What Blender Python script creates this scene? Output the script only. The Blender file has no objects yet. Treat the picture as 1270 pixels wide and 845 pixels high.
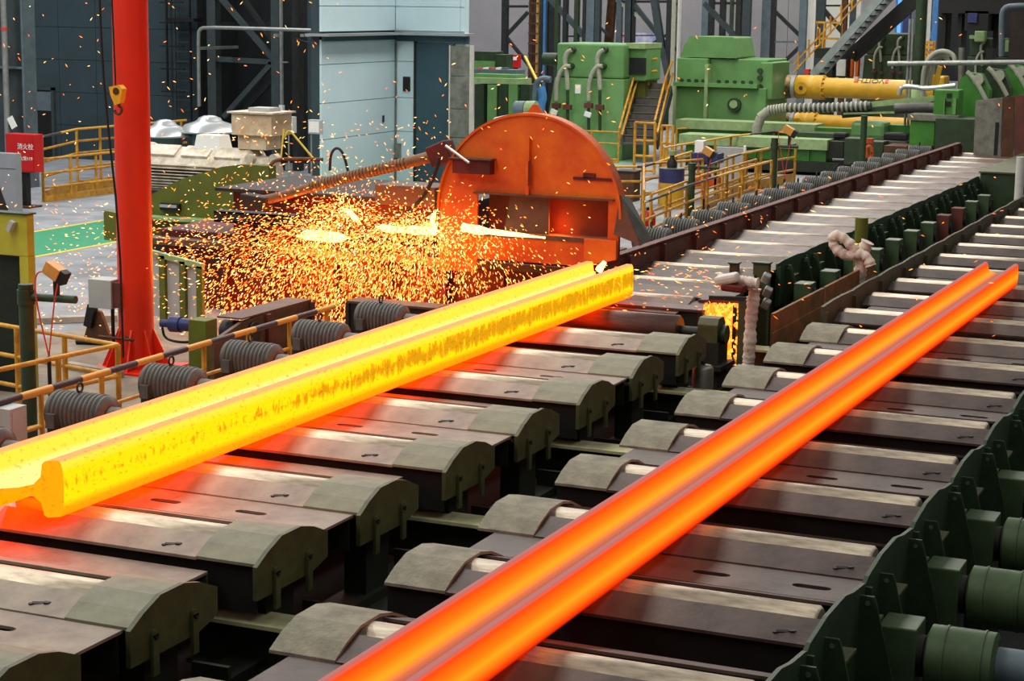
import bpy, bmesh, math, random
from mathutils import Vector, Matrix, Euler
random.seed(7)
SC = bpy.context.scene
COL = SC.collection
PI = math.pi

# ------------------------------------------------------------------ camera
F, YAW, PIT, ROL, ZC = 2392.0, 0.40679, 0.17514, 0.01432, 4.0
_s, _c = math.sin, math.cos
FW = Vector((-_s(YAW)*_c(PIT), _c(YAW)*_c(PIT), -_s(PIT)))
_r = Vector((_c(YAW), _s(YAW), 0)); _u = _r.cross(FW)
RT = _r*_c(ROL) + _u*_s(ROL); UP = -_r*_s(ROL) + _u*_c(ROL)
CAMP = Vector((0, 0, ZC))
cam_data = bpy.data.cameras.new('camera'); cam = bpy.data.objects.new('camera', cam_data); COL.objects.link(cam)
cam_data.sensor_width = 36; cam_data.lens = F/1270*36; cam_data.clip_end = 500
m = Matrix((RT, UP, -FW)).transposed().to_4x4(); m.translation = CAMP; cam.matrix_world = m
SC.camera = cam

# ------------------------------------------------------------------ world, lights, exposure
SC.view_settings.view_transform = 'Standard'; SC.view_settings.look = 'None'
SC.view_settings.gamma = 1; SC.view_settings.use_curve_mapping = False
SC.view_settings.exposure = 0.0
SC.cycles.use_denoising = True
W = bpy.data.worlds.new('hall_air'); SC.world = W; W.use_nodes = True
W.node_tree.nodes['Background'].inputs[0].default_value = (.96, .97, .95, 1)
W.node_tree.nodes['Background'].inputs[1].default_value = .17
def area(name, loc, sx, sy, power, col=(1, 1, 1), rot=(0, 0, 0)):
    d = bpy.data.lights.new(name, 'AREA'); d.shape = 'RECTANGLE'; d.size = sx; d.size_y = sy; d.energy = power; d.color = col
    o = bpy.data.objects.new(name, d); o.location = loc; o.rotation_euler = rot; COL.objects.link(o); return o
# long rooflights of the hall
area('rooflight', (-16, 46, 15), 5, 94, 11500, (1, .96, .88))
area('rooflight', (2, 46, 15), 5, 94, 3200, (1, .96, .88))
area('rooflight', (-32, 46, 15), 5, 94, 11500, (.95, .98, 1))

# ------------------------------------------------------------------ pixel helpers: a photo pixel at a known height or depth
def _ray(x, y): return FW + RT*((x-635)/F) - UP*((y-422.5)/F)
def at(x, y, z=0.0):
    d = _ray(x, y); return CAMP + d*((z-ZC)/d.z)
def atY(x, y, Y):
    d = _ray(x, y); return CAMP + d*(Y/d.y)
def atX(x, y, X):
    d = _ray(x, y); return CAMP + d*(X/d.x)
FZ = -0.9                                # level of the shop floor; z = 0 is the roller line

# ------------------------------------------------------------------ materials
def lin(c):
    return tuple(((v/255)/12.92 if v/255 <= .04045 else ((v/255+.055)/1.055)**2.4) for v in c)
MATS = {}
def pm(name, rgb, rough=.6, metal=0.0, var=.18, scale=6.0, rgb2=None, bump=.0, spec=.4, thr=None, stretch=None):
    m = bpy.data.materials.new(name); m.use_nodes = True; nt = m.node_tree; N = nt.nodes; L = nt.links
    b = N['Principled BSDF']; b.inputs['Roughness'].default_value = rough; b.inputs['Metallic'].default_value = metal
    b.inputs['Specular IOR Level'].default_value = spec
    c = lin(rgb); c2 = lin(rgb2) if rgb2 else tuple(v*(1-var*1.6) for v in c)
    tc = N.new('ShaderNodeTexCoord'); mp = N.new('ShaderNodeMapping')
    if stretch: mp.inputs['Scale'].default_value = stretch
    L.new(tc.outputs['Object'], mp.inputs[0])
    nz = N.new('ShaderNodeTexNoise'); nz.inputs['Scale'].default_value = scale; nz.inputs['Detail'].default_value = 6
    nz.inputs['Roughness'].default_value = .65
    L.new(mp.outputs[0], nz.inputs['Vector'])
    rp = N.new('ShaderNodeValToRGB')
    lo, hi = thr if thr else (.36, .66)
    rp.color_ramp.elements[0].position = lo; rp.color_ramp.elements[1].position = hi
    rp.color_ramp.elements[0].color = (*c2, 1); rp.color_ramp.elements[1].color = (*c, 1)
    L.new(nz.outputs[0], rp.inputs[0]); L.new(rp.outputs[0], b.inputs['Base Color'])
    if bump:
        n2 = N.new('ShaderNodeTexNoise'); n2.inputs['Scale'].default_value = scale*9; n2.inputs['Detail'].default_value = 4
        L.new(tc.outputs['Object'], n2.inputs['Vector'])
        bp = N.new('ShaderNodeBump'); bp.inputs['Strength'].default_value = bump; bp.inputs['Distance'].default_value = .02
        L.new(n2.outputs[0], bp.inputs['Height']); L.new(bp.outputs[0], b.inputs['Normal'])
    MATS[name] = m; return m
def em(name, rgb, strength):
    m = bpy.data.materials.new(name); m.use_nodes = True; b = m.node_tree.nodes['Principled BSDF']
    b.inputs['Base Color'].default_value = (.05, .03, .02, 1)
    b.inputs['Emission Color'].default_value = (*rgb, 1); b.inputs['Emission Strength'].default_value = strength
    MATS[name] = m; return m

pm('concrete', (150, 152, 156), .75, 0, .25, 1.2, bump=.15)
pm('concrete_dusty', (176, 166, 150), .85, 0, .3, 2.0, bump=.2)
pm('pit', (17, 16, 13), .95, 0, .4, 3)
pm('walkway_green', (36, 140, 96), .6, 0, .12, 2)
pm('paint_green', (130, 170, 140), .6, 0, .12, 2)
pm('line_yellow', (222, 190, 70), .6, 0, .15, 5)
pm('wall_dark', (50, 67, 73), .55, 0, .16, .8)
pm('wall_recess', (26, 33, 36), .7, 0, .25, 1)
pm('truss_dark', (58, 68, 70), .6, 0, .2, 3)
pm('wall_blue', (194, 219, 227), .5, 0, .06, .7)
pm('door_blue', (54, 84, 96), .45, 0, .12, 1)
pm('galvanised', (150, 150, 138), .4, .6, .3, 3)
pm('wall_grey', (160, 156, 158), .7, 0, .08, .6)
pm('wall_pale', (226, 224, 214), .7, 0, .06, .6)
pm('steel_bluegrey', (96, 112, 120), .5, 0, .2, 3)
pm('steel_dark', (44, 46, 46), .6, .2, .3, 4)
pm('black', (20, 20, 21), .6, 0, .3, 4)
pm('rubber', (24, 22, 22), .5, 0, .2, 4)
pm('green_mach', (104, 150, 88), .42, 0, .14, 1.6)
pm('green_bright', (66, 134, 44), .45, 0, .2, 2.0)
pm('green_dark', (46, 66, 40), .5, 0, .25, 4.0)
pm('green_deep', (27, 34, 22), .6, 0, .25, 4.0)
pm('green_olive', (80, 84, 48), .55, 0, .25, 4.0, bump=.05)
pm('olive_guard', (98, 104, 28), .55, 0, .2, 2.0)
pm('green_box', (72, 92, 62), .38, 0, .22, 5.0)
pm('beam_dusty', (176, 172, 132), .8, 0, .2, 4, (138, 138, 104))
pm('ledge_dark', (34, 32, 24), .7, 0, .25, 3)
pm('green_pale', (150, 176, 120), .5, 0, .2, 4)
pm('hood_grey', (136, 134, 110), .65, .05, .16, 3.5, (112, 112, 94), bump=.12)
pm('hood_stone', (146, 142, 122), .8, 0, .16, 5, (110, 108, 94), bump=.35)
pm('plate_a', (150, 136, 120), .6, .1, .2, 2.6, (116, 102, 92), bump=.1)
pm('plate_b', (86, 72, 66), .55, .15, .2, 2.6, (58, 47, 44), bump=.12)
pm('plate_c', (112, 92, 86), .5, .25, .3, 4, (74, 66, 66), bump=.15)
pm('plate_dark', (92, 72, 62), .55, .2, .3, 4, (60, 50, 46), bump=.2)
pm('floor_dusty', (148, 136, 120), .85, 0, .3, 1.6, (112, 100, 88), bump=.2)
pm('roller', (206, 194, 170), .42, .55, .2, 5, (150, 136, 120), stretch=(.6, 3, 3))
pm('roller_dark', (96, 70, 62), .45, .6, .3, 4, stretch=(.6, 3, 3))
pm('rust_wall', (112, 58, 46), .65, .1, .25, 2.5, (74, 44, 38), bump=.1)
pm('rust_plate', (142, 84, 44), .7, .1, .3, 3.0, (84, 70, 34), bump=.12)
pm('guard_olive', (84, 78, 56), .6, .1, .25, 3.0, bump=.1)
pm('red_column', (226, 46, 16), .38, 0, .06, 1.5)
pm('red_box', (196, 24, 26), .4, 0, .1, 3)
pm('saw_orange', (218, 108, 12), .55, 0, .25, 1.2, (186, 62, 6), bump=.06)
pm('saw_red', (104, 24, 14), .6, 0, .3, 2, (62, 14, 10))
pm('saw_brown', (104, 76, 60), .55, .2, .25, 3)
pm('yellow_rail', (214, 160, 48), .45, 0, .2, 5, (168, 112, 30))
pm('yellow_shaft', (220, 168, 40), .38, 0, .15, 2.5)
pm('yellow_pale', (226, 204, 120), .5, 0, .15, 2.5)
pm('yellow_mach', (190, 182, 52), .5, 0, .2, 1.5)
pm('hook_yellow', (238, 170, 30), .4, 0, .12, 8)
pm('motor_grey', (92, 92, 88), .5, .3, .25, 6)
pm('motor_cream', (222, 214, 196), .5, 0, .2, 4, (176, 160, 138))
pm('cream', (226, 208, 180), .55, 0, .15, 3, (196, 166, 130))
pm('vent_grey', (186, 190, 192), .3, .5, .08, 1)
pm('fin_dark', (52, 40, 36), .6, .2, .2, 4)
pm('box_grey', (176, 178, 176), .5, 0, .08, 3)
pm('cabinet_grey', (140, 142, 146), .55, 0, .08, 2)
pm('pipe_grey', (156, 160, 156), .4, .4, .2, 5)
pm('pipe_white', (206, 204, 196), .5, 0, .12, 5)
pm('hose_pale', (168, 168, 150), .6, 0, .15, 8)
pm('hose_rust', (132, 92, 60), .6, .2, .25, 8)
pm('lagging', (222, 208, 194), .95, 0, .3, 7, (168, 130, 106), bump=.8, thr=(.3, .5))
pm('blue_cyl', (56, 62, 110), .4, .1, .2, 5)
pm('blue_steel', (70, 130, 190), .5, 0, .15, 3)
pm('red_cable', (214, 60, 40), .5, 0, .1, 5)
pm('orange_cam', (214, 150, 70), .45, 0, .15, 5)
pm('tread', (96, 92, 86), .6, .2, .2, 5)
pm('stair_silver', (164, 172, 172), .35, .5, .15, 4)
pm('rust_brown', (96, 62, 40), .65, .2, .3, 5)
pm('sleeve', (118, 102, 60), .35, .5, .4, 6, (60, 40, 22))
pm('white', (236, 236, 232), .5, 0, .04, 3)
pm('red_paint', (206, 60, 50), .5, 0, .1, 3)
pm('dark_print', (60, 70, 50), .6, 0, .1, 3)
pm('banner_red', (196, 70, 84), .6, 0, .2, 2, (226, 214, 222))
pm('banner_blue', (90, 120, 190), .6, 0, .2, 2, (214, 210, 224))
em('window_blue', (.16, .5, 1.0), 1.0)
em('spark_a', (3.2, 1.5, .32), 1.0)
em('spark_b', (3, .78, .07), 1.0)
em('spark_c', (2.4, .3, .02), 1.0)
em('spark_white', (4, 2.4, 1.0), 1.0)
em('white_hot', (4, 2.3, .8), 1.0)
em('scale_glow', (2.6, .42, .02), 1.0)
em('scale_glow_b', (3, .85, .08), 1.0)
def striped(name, c1, c2, period, axis):
    m = bpy.data.materials.new(name); m.use_nodes = True; nt = m.node_tree; N = nt.nodes; L = nt.links
    b = N['Principled BSDF']; b.inputs['Roughness'].default_value = .5
    tc = N.new('ShaderNodeTexCoord'); sp = N.new('ShaderNodeSeparateXYZ'); L.new(tc.outputs['Object'], sp.inputs[0])
    a = N.new('ShaderNodeMath'); a.operation = 'DIVIDE'; a.inputs[1].default_value = period; L.new(sp.outputs[axis], a.inputs[0])
    f = N.new('ShaderNodeMath'); f.operation = 'FRACT'; L.new(a.outputs[0], f.inputs[0])
    g = N.new('ShaderNodeMath'); g.operation = 'GREATER_THAN'; g.inputs[1].default_value = .5; L.new(f.outputs[0], g.inputs[0])
    mx = N.new('ShaderNodeMix'); mx.data_type = 'RGBA'; L.new(g.outputs[0], mx.inputs[0])
    mx.inputs[6].default_value = (*lin(c1), 1); mx.inputs[7].default_value = (*lin(c2), 1)
    L.new(mx.outputs[2], b.inputs['Base Color']); MATS[name] = m
striped('rail_striped', (206, 150, 52), (58, 40, 44), .98, 1)
striped('rail_striped_x', (214, 160, 48), (60, 54, 50), .9, 0)

# hot steel: emission follows a colour stored per vertex (temperature over the section, with pink and mauve reflections painted in), broken by dark mill scale
def hot(name, scale_amt, patch):
    m = bpy.data.materials.new(name); m.use_nodes = True; nt = m.node_tree; N = nt.nodes; L = nt.links
    b = N['Principled BSDF']; b.inputs['Base Color'].default_value = (.05, .025, .018, 1); b.inputs['Roughness'].default_value = .8; b.inputs['Specular IOR Level'].default_value = .05
    at_ = N.new('ShaderNodeAttribute'); at_.attribute_name = 'heat_and_reflection'
    tc = N.new('ShaderNodeTexCoord'); mp = N.new('ShaderNodeMapping'); mp.inputs['Scale'].default_value = (1, .55, 1.2)
    L.new(tc.outputs['Object'], mp.inputs[0])
    nz = N.new('ShaderNodeTexNoise'); nz.inputs['Scale'].default_value = 26; nz.inputs['Detail'].default_value = 5; nz.inputs['Roughness'].default_value = .7
    L.new(mp.outputs[0], nz.inputs['Vector'])
    rp = N.new('ShaderNodeValToRGB'); rp.color_ramp.elements[0].position = .34; rp.color_ramp.elements[1].position = .43
    rp.color_ramp.elements[0].color = (1-scale_amt,)*3 + (1,); rp.color_ramp.elements[1].color = (1, 1, 1, 1)
    L.new(nz.outputs[0], rp.inputs[0])
    mul = N.new('ShaderNodeMix'); mul.data_type = 'RGBA'; mul.blend_type = 'MULTIPLY'; mul.inputs[0].default_value = 1
    L.new(at_.outputs['Color'], mul.inputs[6]); L.new(rp.outputs[0], mul.inputs[7])
    out = mul.outputs[2]
    if patch:                            # flaking scale along the middle of the outer flange face
        at2 = N.new('ShaderNodeAttribute'); at2.attribute_name = 'flake'
        n2 = N.new('ShaderNodeTexNoise'); n2.inputs['Scale'].default_value = 9; n2.inputs['Detail'].default_value = 7; n2.inputs['Roughness'].default_value = .75
        mp2 = N.new('ShaderNodeMapping'); mp2.inputs['Scale'].default_value = (1, 1.4, .55); L.new(tc.outputs['Object'], mp2.inputs[0]); L.new(mp2.outputs[0], n2.inputs['Vector'])
        ml = N.new('ShaderNodeMath'); ml.operation = 'MULTIPLY'; L.new(n2.outputs[0], ml.inputs[0]); L.new(at2.outputs['Fac'], ml.inputs[1])
        r2 = N.new('ShaderNodeValToRGB'); r2.color_ramp.elements[0].position = .45; r2.color_ramp.elements[1].position = .52
        r2.color_ramp.elements[0].color = (1, 1, 1, 1); r2.color_ramp.elements[1].color = (.16, .44, .9, 1)
        L.new(ml.outputs[0], r2.inputs[0])
        mu2 = N.new('ShaderNodeMix'); mu2.data_type = 'RGBA'; mu2.blend_type = 'MULTIPLY'; mu2.inputs[0].default_value = 1
        L.new(out, mu2.inputs[6]); L.new(r2.outputs[0], mu2.inputs[7]); out = mu2.outputs[2]
    L.new(out, b.inputs['Emission Color']); b.inputs['Emission Strength'].default_value = 1.0
    MATS[name] = m
hot('hot_yellow', .45, True)
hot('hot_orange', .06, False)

# ------------------------------------------------------------------ mesh building
class MB:
    def __init__(s): s.v = []; s.f = []; s.sm = []
    def add(s, vs, fs, smooth=False):
        o = len(s.v); s.v += [Vector(p) for p in vs]; s.f += [tuple(o+i for i in f) for f in fs]; s.sm += [smooth]*len(fs); return s
    def hexa(s, p): return s.add(p, [(0,1,2,3),(7,6,5,4),(0,4,5,1),(1,5,6,2),(2,6,7,3),(3,7,4,0)])
    def box(s, x0, x1, y0, y1, z0, z1):
        return s.hexa([(x0,y0,z0),(x1,y0,z0),(x1,y1,z0),(x0,y1,z0),(x0,y0,z1),(x1,y0,z1),(x1,y1,z1),(x0,y1,z1)])
    def obox(s, c, size, rot=(0,0,0)):
        e = Euler(rot).to_matrix(); c = Vector(c); hx, hy, hz = size[0]/2, size[1]/2, size[2]/2
        return s.hexa([c + e @ Vector(q) for q in [(-hx,-hy,-hz),(hx,-hy,-hz),(hx,hy,-hz),(-hx,hy,-hz),(-hx,-hy,hz),(hx,-hy,hz),(hx,hy,hz),(-hx,hy,hz)]])
    def bar(s, a, b, w, h=None):
        a = Vector(a); b = Vector(b); h = h or w; d = (b-a).normalized()
        up = Vector((0,0,1)) if abs(d.z) < .95 else Vector((0,1,0))
        r = d.cross(up).normalized()*w/2; u = r.cross(d).normalized()*h/2
        return s.hexa([a-r-u, a+r-u, a+r+u, a-r+u, b-r-u, b+r-u, b+r+u, b-r+u])
    def cyl(s, a, b, r, n=16, r1=None, cap=True):
        a = Vector(a); b = Vector(b); r1 = r if r1 is None else r1; d = (b-a).normalized()
        up = Vector((0,0,1)) if abs(d.z) < .95 else Vector((0,1,0))
        e = d.cross(up).normalized(); g = e.cross(d)
        vs = []
        for i in range(n):
            t = 2*PI*i/n; q = e*_c(t) + g*_s(t); vs.append(a+q*r); vs.append(b+q*r1)
        s.add(vs, [(2*i, 2*((i+1)%n), 2*((i+1)%n)+1, 2*i+1) for i in range(n)], True)
        if cap:
            s.add(vs[0::2], [tuple(range(n))]); s.add(vs[1::2], [tuple(range(n))])
        return s
    def lathe(s, base, axis, prof, n=24):
        base = Vector(base); d = Vector(axis).normalized()
        up = Vector((0,0,1)) if abs(d.z) < .95 else Vector((0,1,0))
        e = d.cross(up).normalized(); g = e.cross(d); vs = []
        for (r, h) in prof:
            for i in range(n):
                t = 2*PI*i/n; vs.append(base + d*h + (e*_c(t)+g*_s(t))*r)
        fs = [(k*n+i, k*n+(i+1)%n, (k+1)*n+(i+1)%n, (k+1)*n+i) for k in range(len(prof)-1) for i in range(n)]
        s.add(vs, fs, True)
        s.add(vs[:n], [tuple(range(n))]); s.add(vs[-n:], [tuple(range(n))]); return s
    def tube(s, pts, r, n=8, smooth=0):
        P = [Vector(p) for p in pts]
        for _ in range(smooth):
            Q = [P[0]]
            for i in range(len(P)-1): Q += [P[i]*.75+P[i+1]*.25, P[i]*.25+P[i+1]*.75]
            P = Q + [P[-1]]
        vs = []; pe = None
        for i, p in enumerate(P):
            d = (P[min(i+1, len(P)-1)] - P[max(i-1, 0)]).normalized()
            if pe is None:
                up = Vector((0,0,1)) if abs(d.z) < .9 else Vector((0,1,0)); e = d.cross(up).normalized()
            else: e = (pe - d*pe.dot(d)).normalized()
            pe = e; g = d.cross(e)
            rr = r(i/(len(P)-1)) if callable(r) else r
            for k in range(n):
                t = 2*PI*k/n; vs.append(p + (e*_c(t)+g*_s(t))*rr)
        fs = [(i*n+k, i*n+(k+1)%n, (i+1)*n+(k+1)%n, (i+1)*n+k) for i in range(len(P)-1) for k in range(n)]
        s.add(vs, fs, True); s.add(vs[:n], [tuple(range(n))]); s.add(vs[-n:], [tuple(range(n))]); return s
    def prism(s, poly, axis, a0, a1, smooth=False):
        f = {'x': lambda p, a: (a, p[0], p[1]), 'y': lambda p, a: (p[0], a, p[1]), 'z': lambda p, a: (p[0], p[1], a)}[axis]
        n = len(poly); A = [f(p, a0) for p in poly]; B = [f(p, a1) for p in poly]
        s.add(A+B, [(i, (i+1)%n, n+(i+1)%n, n+i) for i in range(n)], smooth)
        s.add(A, [tuple(range(n))]); s.add(B, [tuple(range(n))]); return s
    def build(s, name, mat, parent=None, bevel=0):
        o0 = root_loc(parent)
        me = bpy.data.meshes.new(name)
        bm = bmesh.new(); vv = [bm.verts.new(p - o0) for p in s.v]; bm.verts.index_update()
        for f, sm in zip(s.f, s.sm):
            try: ff = bm.faces.new([vv[i] for i in f]); ff.smooth = sm
            except ValueError: pass
        bmesh.ops.recalc_face_normals(bm, faces=bm.faces); bm.to_mesh(me); bm.free()
        me.materials.append(MATS[mat] if isinstance(mat, str) else mat)
        o = bpy.data.objects.new(name, me); COL.objects.link(o)
        if parent: o.parent = parent
        else:
            pass
        if bevel:
            b = o.modifiers.new('bevel', 'BEVEL'); b.width = bevel; b.segments = 2; b.limit_method = 'ANGLE'; b.angle_limit = .7
        return o
ROOT = {}
def root_loc(p):
    while p is not None and p.parent is not None: p = p.parent
    return Vector(p.location) if p is not None else Vector((0, 0, 0))
def tag(o, label, cat, group=None, kind=None):
    o['label'] = label; o['category'] = cat
    if group: o['group'] = group
    if kind: o['kind'] = kind
    return o
def thing(name, label, cat, loc=(0, 0, 0), group=None):
    o = bpy.data.objects.new(name, None); COL.objects.link(o); o.location = loc; o.empty_display_size = .1
    return tag(o, label, cat, group)
def struct(name, mb, mat):
    o = mb.build(name, mat); o['kind'] = 'structure'; return o
def copy_tree(o, parent=None, loc=None):
    c = o.copy(); COL.objects.link(c); c.parent = parent
    if loc is not None: c.location = loc
    for ch in [x for x in bpy.data.objects if x.parent == o]: copy_tree(ch, c)
    return c
KIDS = {}
def children(o): return o.children
def dup(o, loc, label):
    c = o.copy(); COL.objects.link(c); c.location = loc; c['label'] = label
    for ch in o.children:
        k = ch.copy(); COL.objects.link(k); k.parent = c
        for g in ch.children:
            q = g.copy(); COL.objects.link(q); q.parent = k
    return c
ORD = ['first','second','third','fourth','fifth','sixth','seventh','eighth','ninth','tenth','eleventh','twelfth','thirteenth','fourteenth','fifteenth',
       'sixteenth','seventeenth','eighteenth','nineteenth','twentieth','twenty-first','twenty-second','twenty-third','twenty-fourth','twenty-fifth',
       'twenty-sixth','twenty-seventh','twenty-eighth','twenty-ninth','thirtieth']
def text_mesh(name, body, size, mat, parent, loc, rot):
    cu = bpy.data.curves.new(name, 'FONT'); cu.body = body; cu.size = size; cu.extrude = .004; cu.align_x = 'CENTER'; cu.align_y = 'CENTER'
    t = bpy.data.objects.new(name, cu); COL.objects.link(t)
    me = bpy.data.meshes.new_from_object(t.evaluated_get(bpy.context.evaluated_depsgraph_get())); bpy.data.objects.remove(t)
    me.materials.clear(); me.materials.append(MATS[mat])
    o = bpy.data.objects.new(name, me); COL.objects.link(o); o.parent = parent
    o.location = Vector(loc) - root_loc(parent); o.rotation_euler = rot; return o
# ================================================================== floors and pit
struct('floor', MB().box(-60, -11.75, -2, 95, FZ-.4, FZ), 'concrete')
struct('floor', MB().box(-11.75, -10.0, -2, 54.5, -1.2, -.36), 'concrete_dusty')
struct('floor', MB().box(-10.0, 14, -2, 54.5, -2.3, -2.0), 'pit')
struct('floor', MB().box(-11.75, 14, 54.5, 95, FZ-.4, FZ), 'concrete')
struct('floor', MB().box(-17, -11.75, 6, 24.6, FZ-.1, FZ+.004), 'floor_dusty')
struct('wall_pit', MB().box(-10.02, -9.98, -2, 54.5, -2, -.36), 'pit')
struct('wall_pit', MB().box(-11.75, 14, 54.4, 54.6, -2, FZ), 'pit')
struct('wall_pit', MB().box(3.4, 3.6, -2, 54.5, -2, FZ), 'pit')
struct('floor', MB().box(3.5, 20, -2, 95, FZ-.4, FZ), 'concrete')

# ================================================================== roller tables
PITCH, Y0 = 1.58, 10.47
def yk(k): return Y0 + PITCH*k
RT_TOP = .07; RR = .2; RZ = RT_TOP - RR
PROF = [(-.47, -.04), (-.32, .03), (-.13, .085), (.13, .085), (.32, .04), (.53, -.05)]     # arch of the covers in y, z
def sheet(pts, x0, x1, th=.022):
    mb = MB(); n = len(pts)
    for i in range(n-1):
        (ya, za), (yb, zb) = pts[i], pts[i+1]
        mb.hexa([(x0, ya, za-th), (x1, ya, za-th), (x1, yb, zb-th), (x0, yb, zb-th), (x0, ya, za), (x1, ya, za), (x1, yb, zb), (x0, yb, zb)])
    return mb
def mk_roller(x0, x1, xs0, xs1, label, mat, y):
    t = thing('table_roller', label, 'roller', ((x0+x1)/2, y, RZ), None)
    MB().lathe((x0, y, RZ), (1, 0, 0), [(RR-.02, 0), (RR, .02), (RR, x1-x0-.02), (RR-.02, x1-x0)], 40).build('barrel', mat, t)
    MB().cyl((xs0, y, RZ), (x0+.01, y, RZ), .07, 14).build('neck', 'steel_dark', t)
    MB().cyl((x1-.01, y, RZ), (xs1, y, RZ), .07, 14).build('neck', 'green_deep', t)
    return t
def keyhole(x, y, z, par, slope=0.0):
    MB().obox((x, y, z), (.1, .026, .012), (slope, 0, .35)).cyl((x+.05, y+.018, z-.0), (x+.05, y+.018, z+.012), .027, 10).cyl((x-.05, y-.018, z-.012), (x-.05, y-.018, z-.0), .022, 10).build('keyhole', 'black', par)
def mk_cover(y, x0, x1, hx0, hx1, label, hoodmat, platemat, front_drop, cap, hood_left):
    """cover over one roller: hood over the bearing end, two flank plates that leave the roller crest bare"""
    t = thing('roller_cover', label, 'cover', ((x0+x1)/2, y, -.05))
    P = [(y+a, b) for a, b in PROF]
    if hx0 is not None:
        h = sheet([(a, b+.003) for a, b in P], hx0, hx1); h.build('hood', hoodmat, t)
    fx0, fx1 = (x0, hx0) if not hood_left else (hx1, x1)
    sheet([(y-.47, -.045), (y-.185, .045)], fx0, fx1).build('front_flank', platemat, t)
    sheet([(y+.175, .05), (y+.53, -.055)], fx0, fx1).build('back_flank', platemat, t)
    kx = fx1-.28 if not hood_left else fx1-.2
    keyhole(kx, y-.36, -.012, t, .306)
    if front_drop:
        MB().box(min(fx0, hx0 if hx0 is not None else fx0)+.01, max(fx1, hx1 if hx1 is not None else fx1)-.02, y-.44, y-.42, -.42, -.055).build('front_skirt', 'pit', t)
    if cap:
        poly = [(y-.5, -.3), (y-.5, -.05), (y-.34, .03), (y-.14, .1), (y+.14, .1), (y+.34, .05), (y+.55, -.04), (y+.55, -.24), (y+.3, -.3)]
        xe = hx1
        MB().prism(poly, 'x', xe-.012, xe+.025).build('end_cap', 'green_olive', t)
        for dy in (-.25, .23):
            b = MB().box(xe+.03, xe+.055, y+dy-.034, y+dy+.034, -.42, -.14).cyl((xe+.03, y+dy, -.14), (xe+.055, y+dy, -.14), .034, 12)
            o = b.build('hinge_bracket', 'green_olive', t)
            MB().cyl((xe+.05, y+dy, -.16), (xe+.066, y+dy, -.16), .014, 8).build('bolt', 'steel_dark', o)
    return t
def slot_plate(y0, y1, x0, x1, slots, label, mat, z=-.055):
    """flat plate between two rollers with long lifting slots cut through it"""
    t = thing('slotted_plate', label, 'cover plate', ((x0+x1)/2, (y0+y1)/2, z))
    mb = MB(); ym = (y0+y1)/2 - .02; hw = .042; th = .022
    zt = lambda yy: z
    mb.box(x0, x1, y0, ym-hw, z-th, z); mb.box(x0, x1, ym+hw, y1, z-th, z)
    xs = [x0] + sum([[a, b] for a, b in slots], []) + [x1]
    for i in range(0, len(xs), 2): mb.box(xs[i], xs[i+1], ym-hw, ym+hw, z-th, z)
    for a, b in slots:                   # rounded slot ends
        for xe, sx in ((a, 1), (b, -1)):
            for sy in (-1, 1): mb.prism([(xe, ym+sy*hw), (xe+sx*hw, ym+sy*hw), (xe+sx*hw*.35, ym+sy*hw*.75), (xe, ym+sy*hw*.3)], 'z', z-th, z)
    mb.build('plate', mat, t)
    MB().box(x0+.02, x1-.02, y0+.02, y0+.045, z-.3, z-th).build('web', 'green_deep', t)
    MB().box(x0+.02, x1-.02, y1-.045, y1-.02, z-.3, z-th).build('web', 'green_deep', t)
    return t

# ---- table A: under the yellow beam
AX0, AX1, AHX = -9.92, -6.97, -7.48
for k in range(-1, 8):
    w = ORD[k+1]
    mk_roller(-9.85, -7.3, -10.5, -7.05, f'worn steel roller under the yellow beam, {w} from frame bottom', 'roller', yk(k))
    mk_cover(yk(k), AX0, AX1, AHX, AX1, f'arched roller cover with olive end cap beside yellow beam, {w} from frame bottom',
             'hood_grey', 'plate_a', k % 2 == 1, True, False)
for j, k in enumerate(range(0, 8, 2)):
    slot_plate(yk(k)-1.04, yk(k)-.475, AX0, -7.02, [(-8.72, -8.44), (-7.92, -7.64)],
               f'flat slotted cover plate beside the yellow beam, {ORD[j]} from frame bottom', 'plate_a')
for j, k in enumerate(range(1, 8, 2)):
    t = thing('channel_bar', f'dusty channel bar between roller covers beside the yellow beam, {ORD[j]} from frame bottom', 'channel bar', (-8.6, yk(k)-.8, -.14))
    MB().box(AX0, -7.36, yk(k)-.88, yk(k)-.5, -.15, -.13).build('top_flange', 'plate_a', t)
    MB().box(AX0, -7.36, yk(k)-.88, yk(k)-.86, -.32, -.15).build('side_flange', 'green_olive', t)
    MB().box(AX0, -7.36, yk(k)-.52, yk(k)-.5, -.32, -.15).build('side_flange', 'green_olive', t)
# the bare roller at the saw, with its bearing
t = mk_roller(-9.85, -7.62, -10.5, -7.2, 'bare reddish roller without a cover at the end of the yellow beam', 'roller_dark', yk(8)-.02)
t = thing('bearing_block', 'olive bearing block at the end of the bare reddish roller', 'bearing', (-7.2, yk(8), -.4))
MB().prism([(yk(8)-.17, -.5), (yk(8)-.17, .0), (yk(8)-.1, .08), (yk(8)+.1, .08), (yk(8)+.17, 0), (yk(8)+.17, -.5)], 'x', -7.34, -7.08).build('housing', 'green_olive', t, .01)
MB().cyl((-7.08, yk(8), RZ), (-7.0, yk(8), RZ), .12, 18).build('cover_ring', 'green_dark', t)
MB().box(-7.4, -6.98, yk(8)-.3, yk(8)+.3, -.56, -.5).build('foot_plate', 'green_deep', t)
t = thing('gas_canister', 'small grey steel cylinder standing beside the olive bearing block', 'cylinder', (-6.95, 21.95, -.7))
MB().lathe((-6.92, 21.9, -.75), (0, 0, 1), [(.13, 0), (.13, .4), (.1, .44), (.02, .45)], 20).build('body', 'galvanised', t)
MB().cyl((-6.92, 21.9, -.3), (-6.92, 21.9, -.26), .03, 10).build('plug', 'steel_dark', t)

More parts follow.
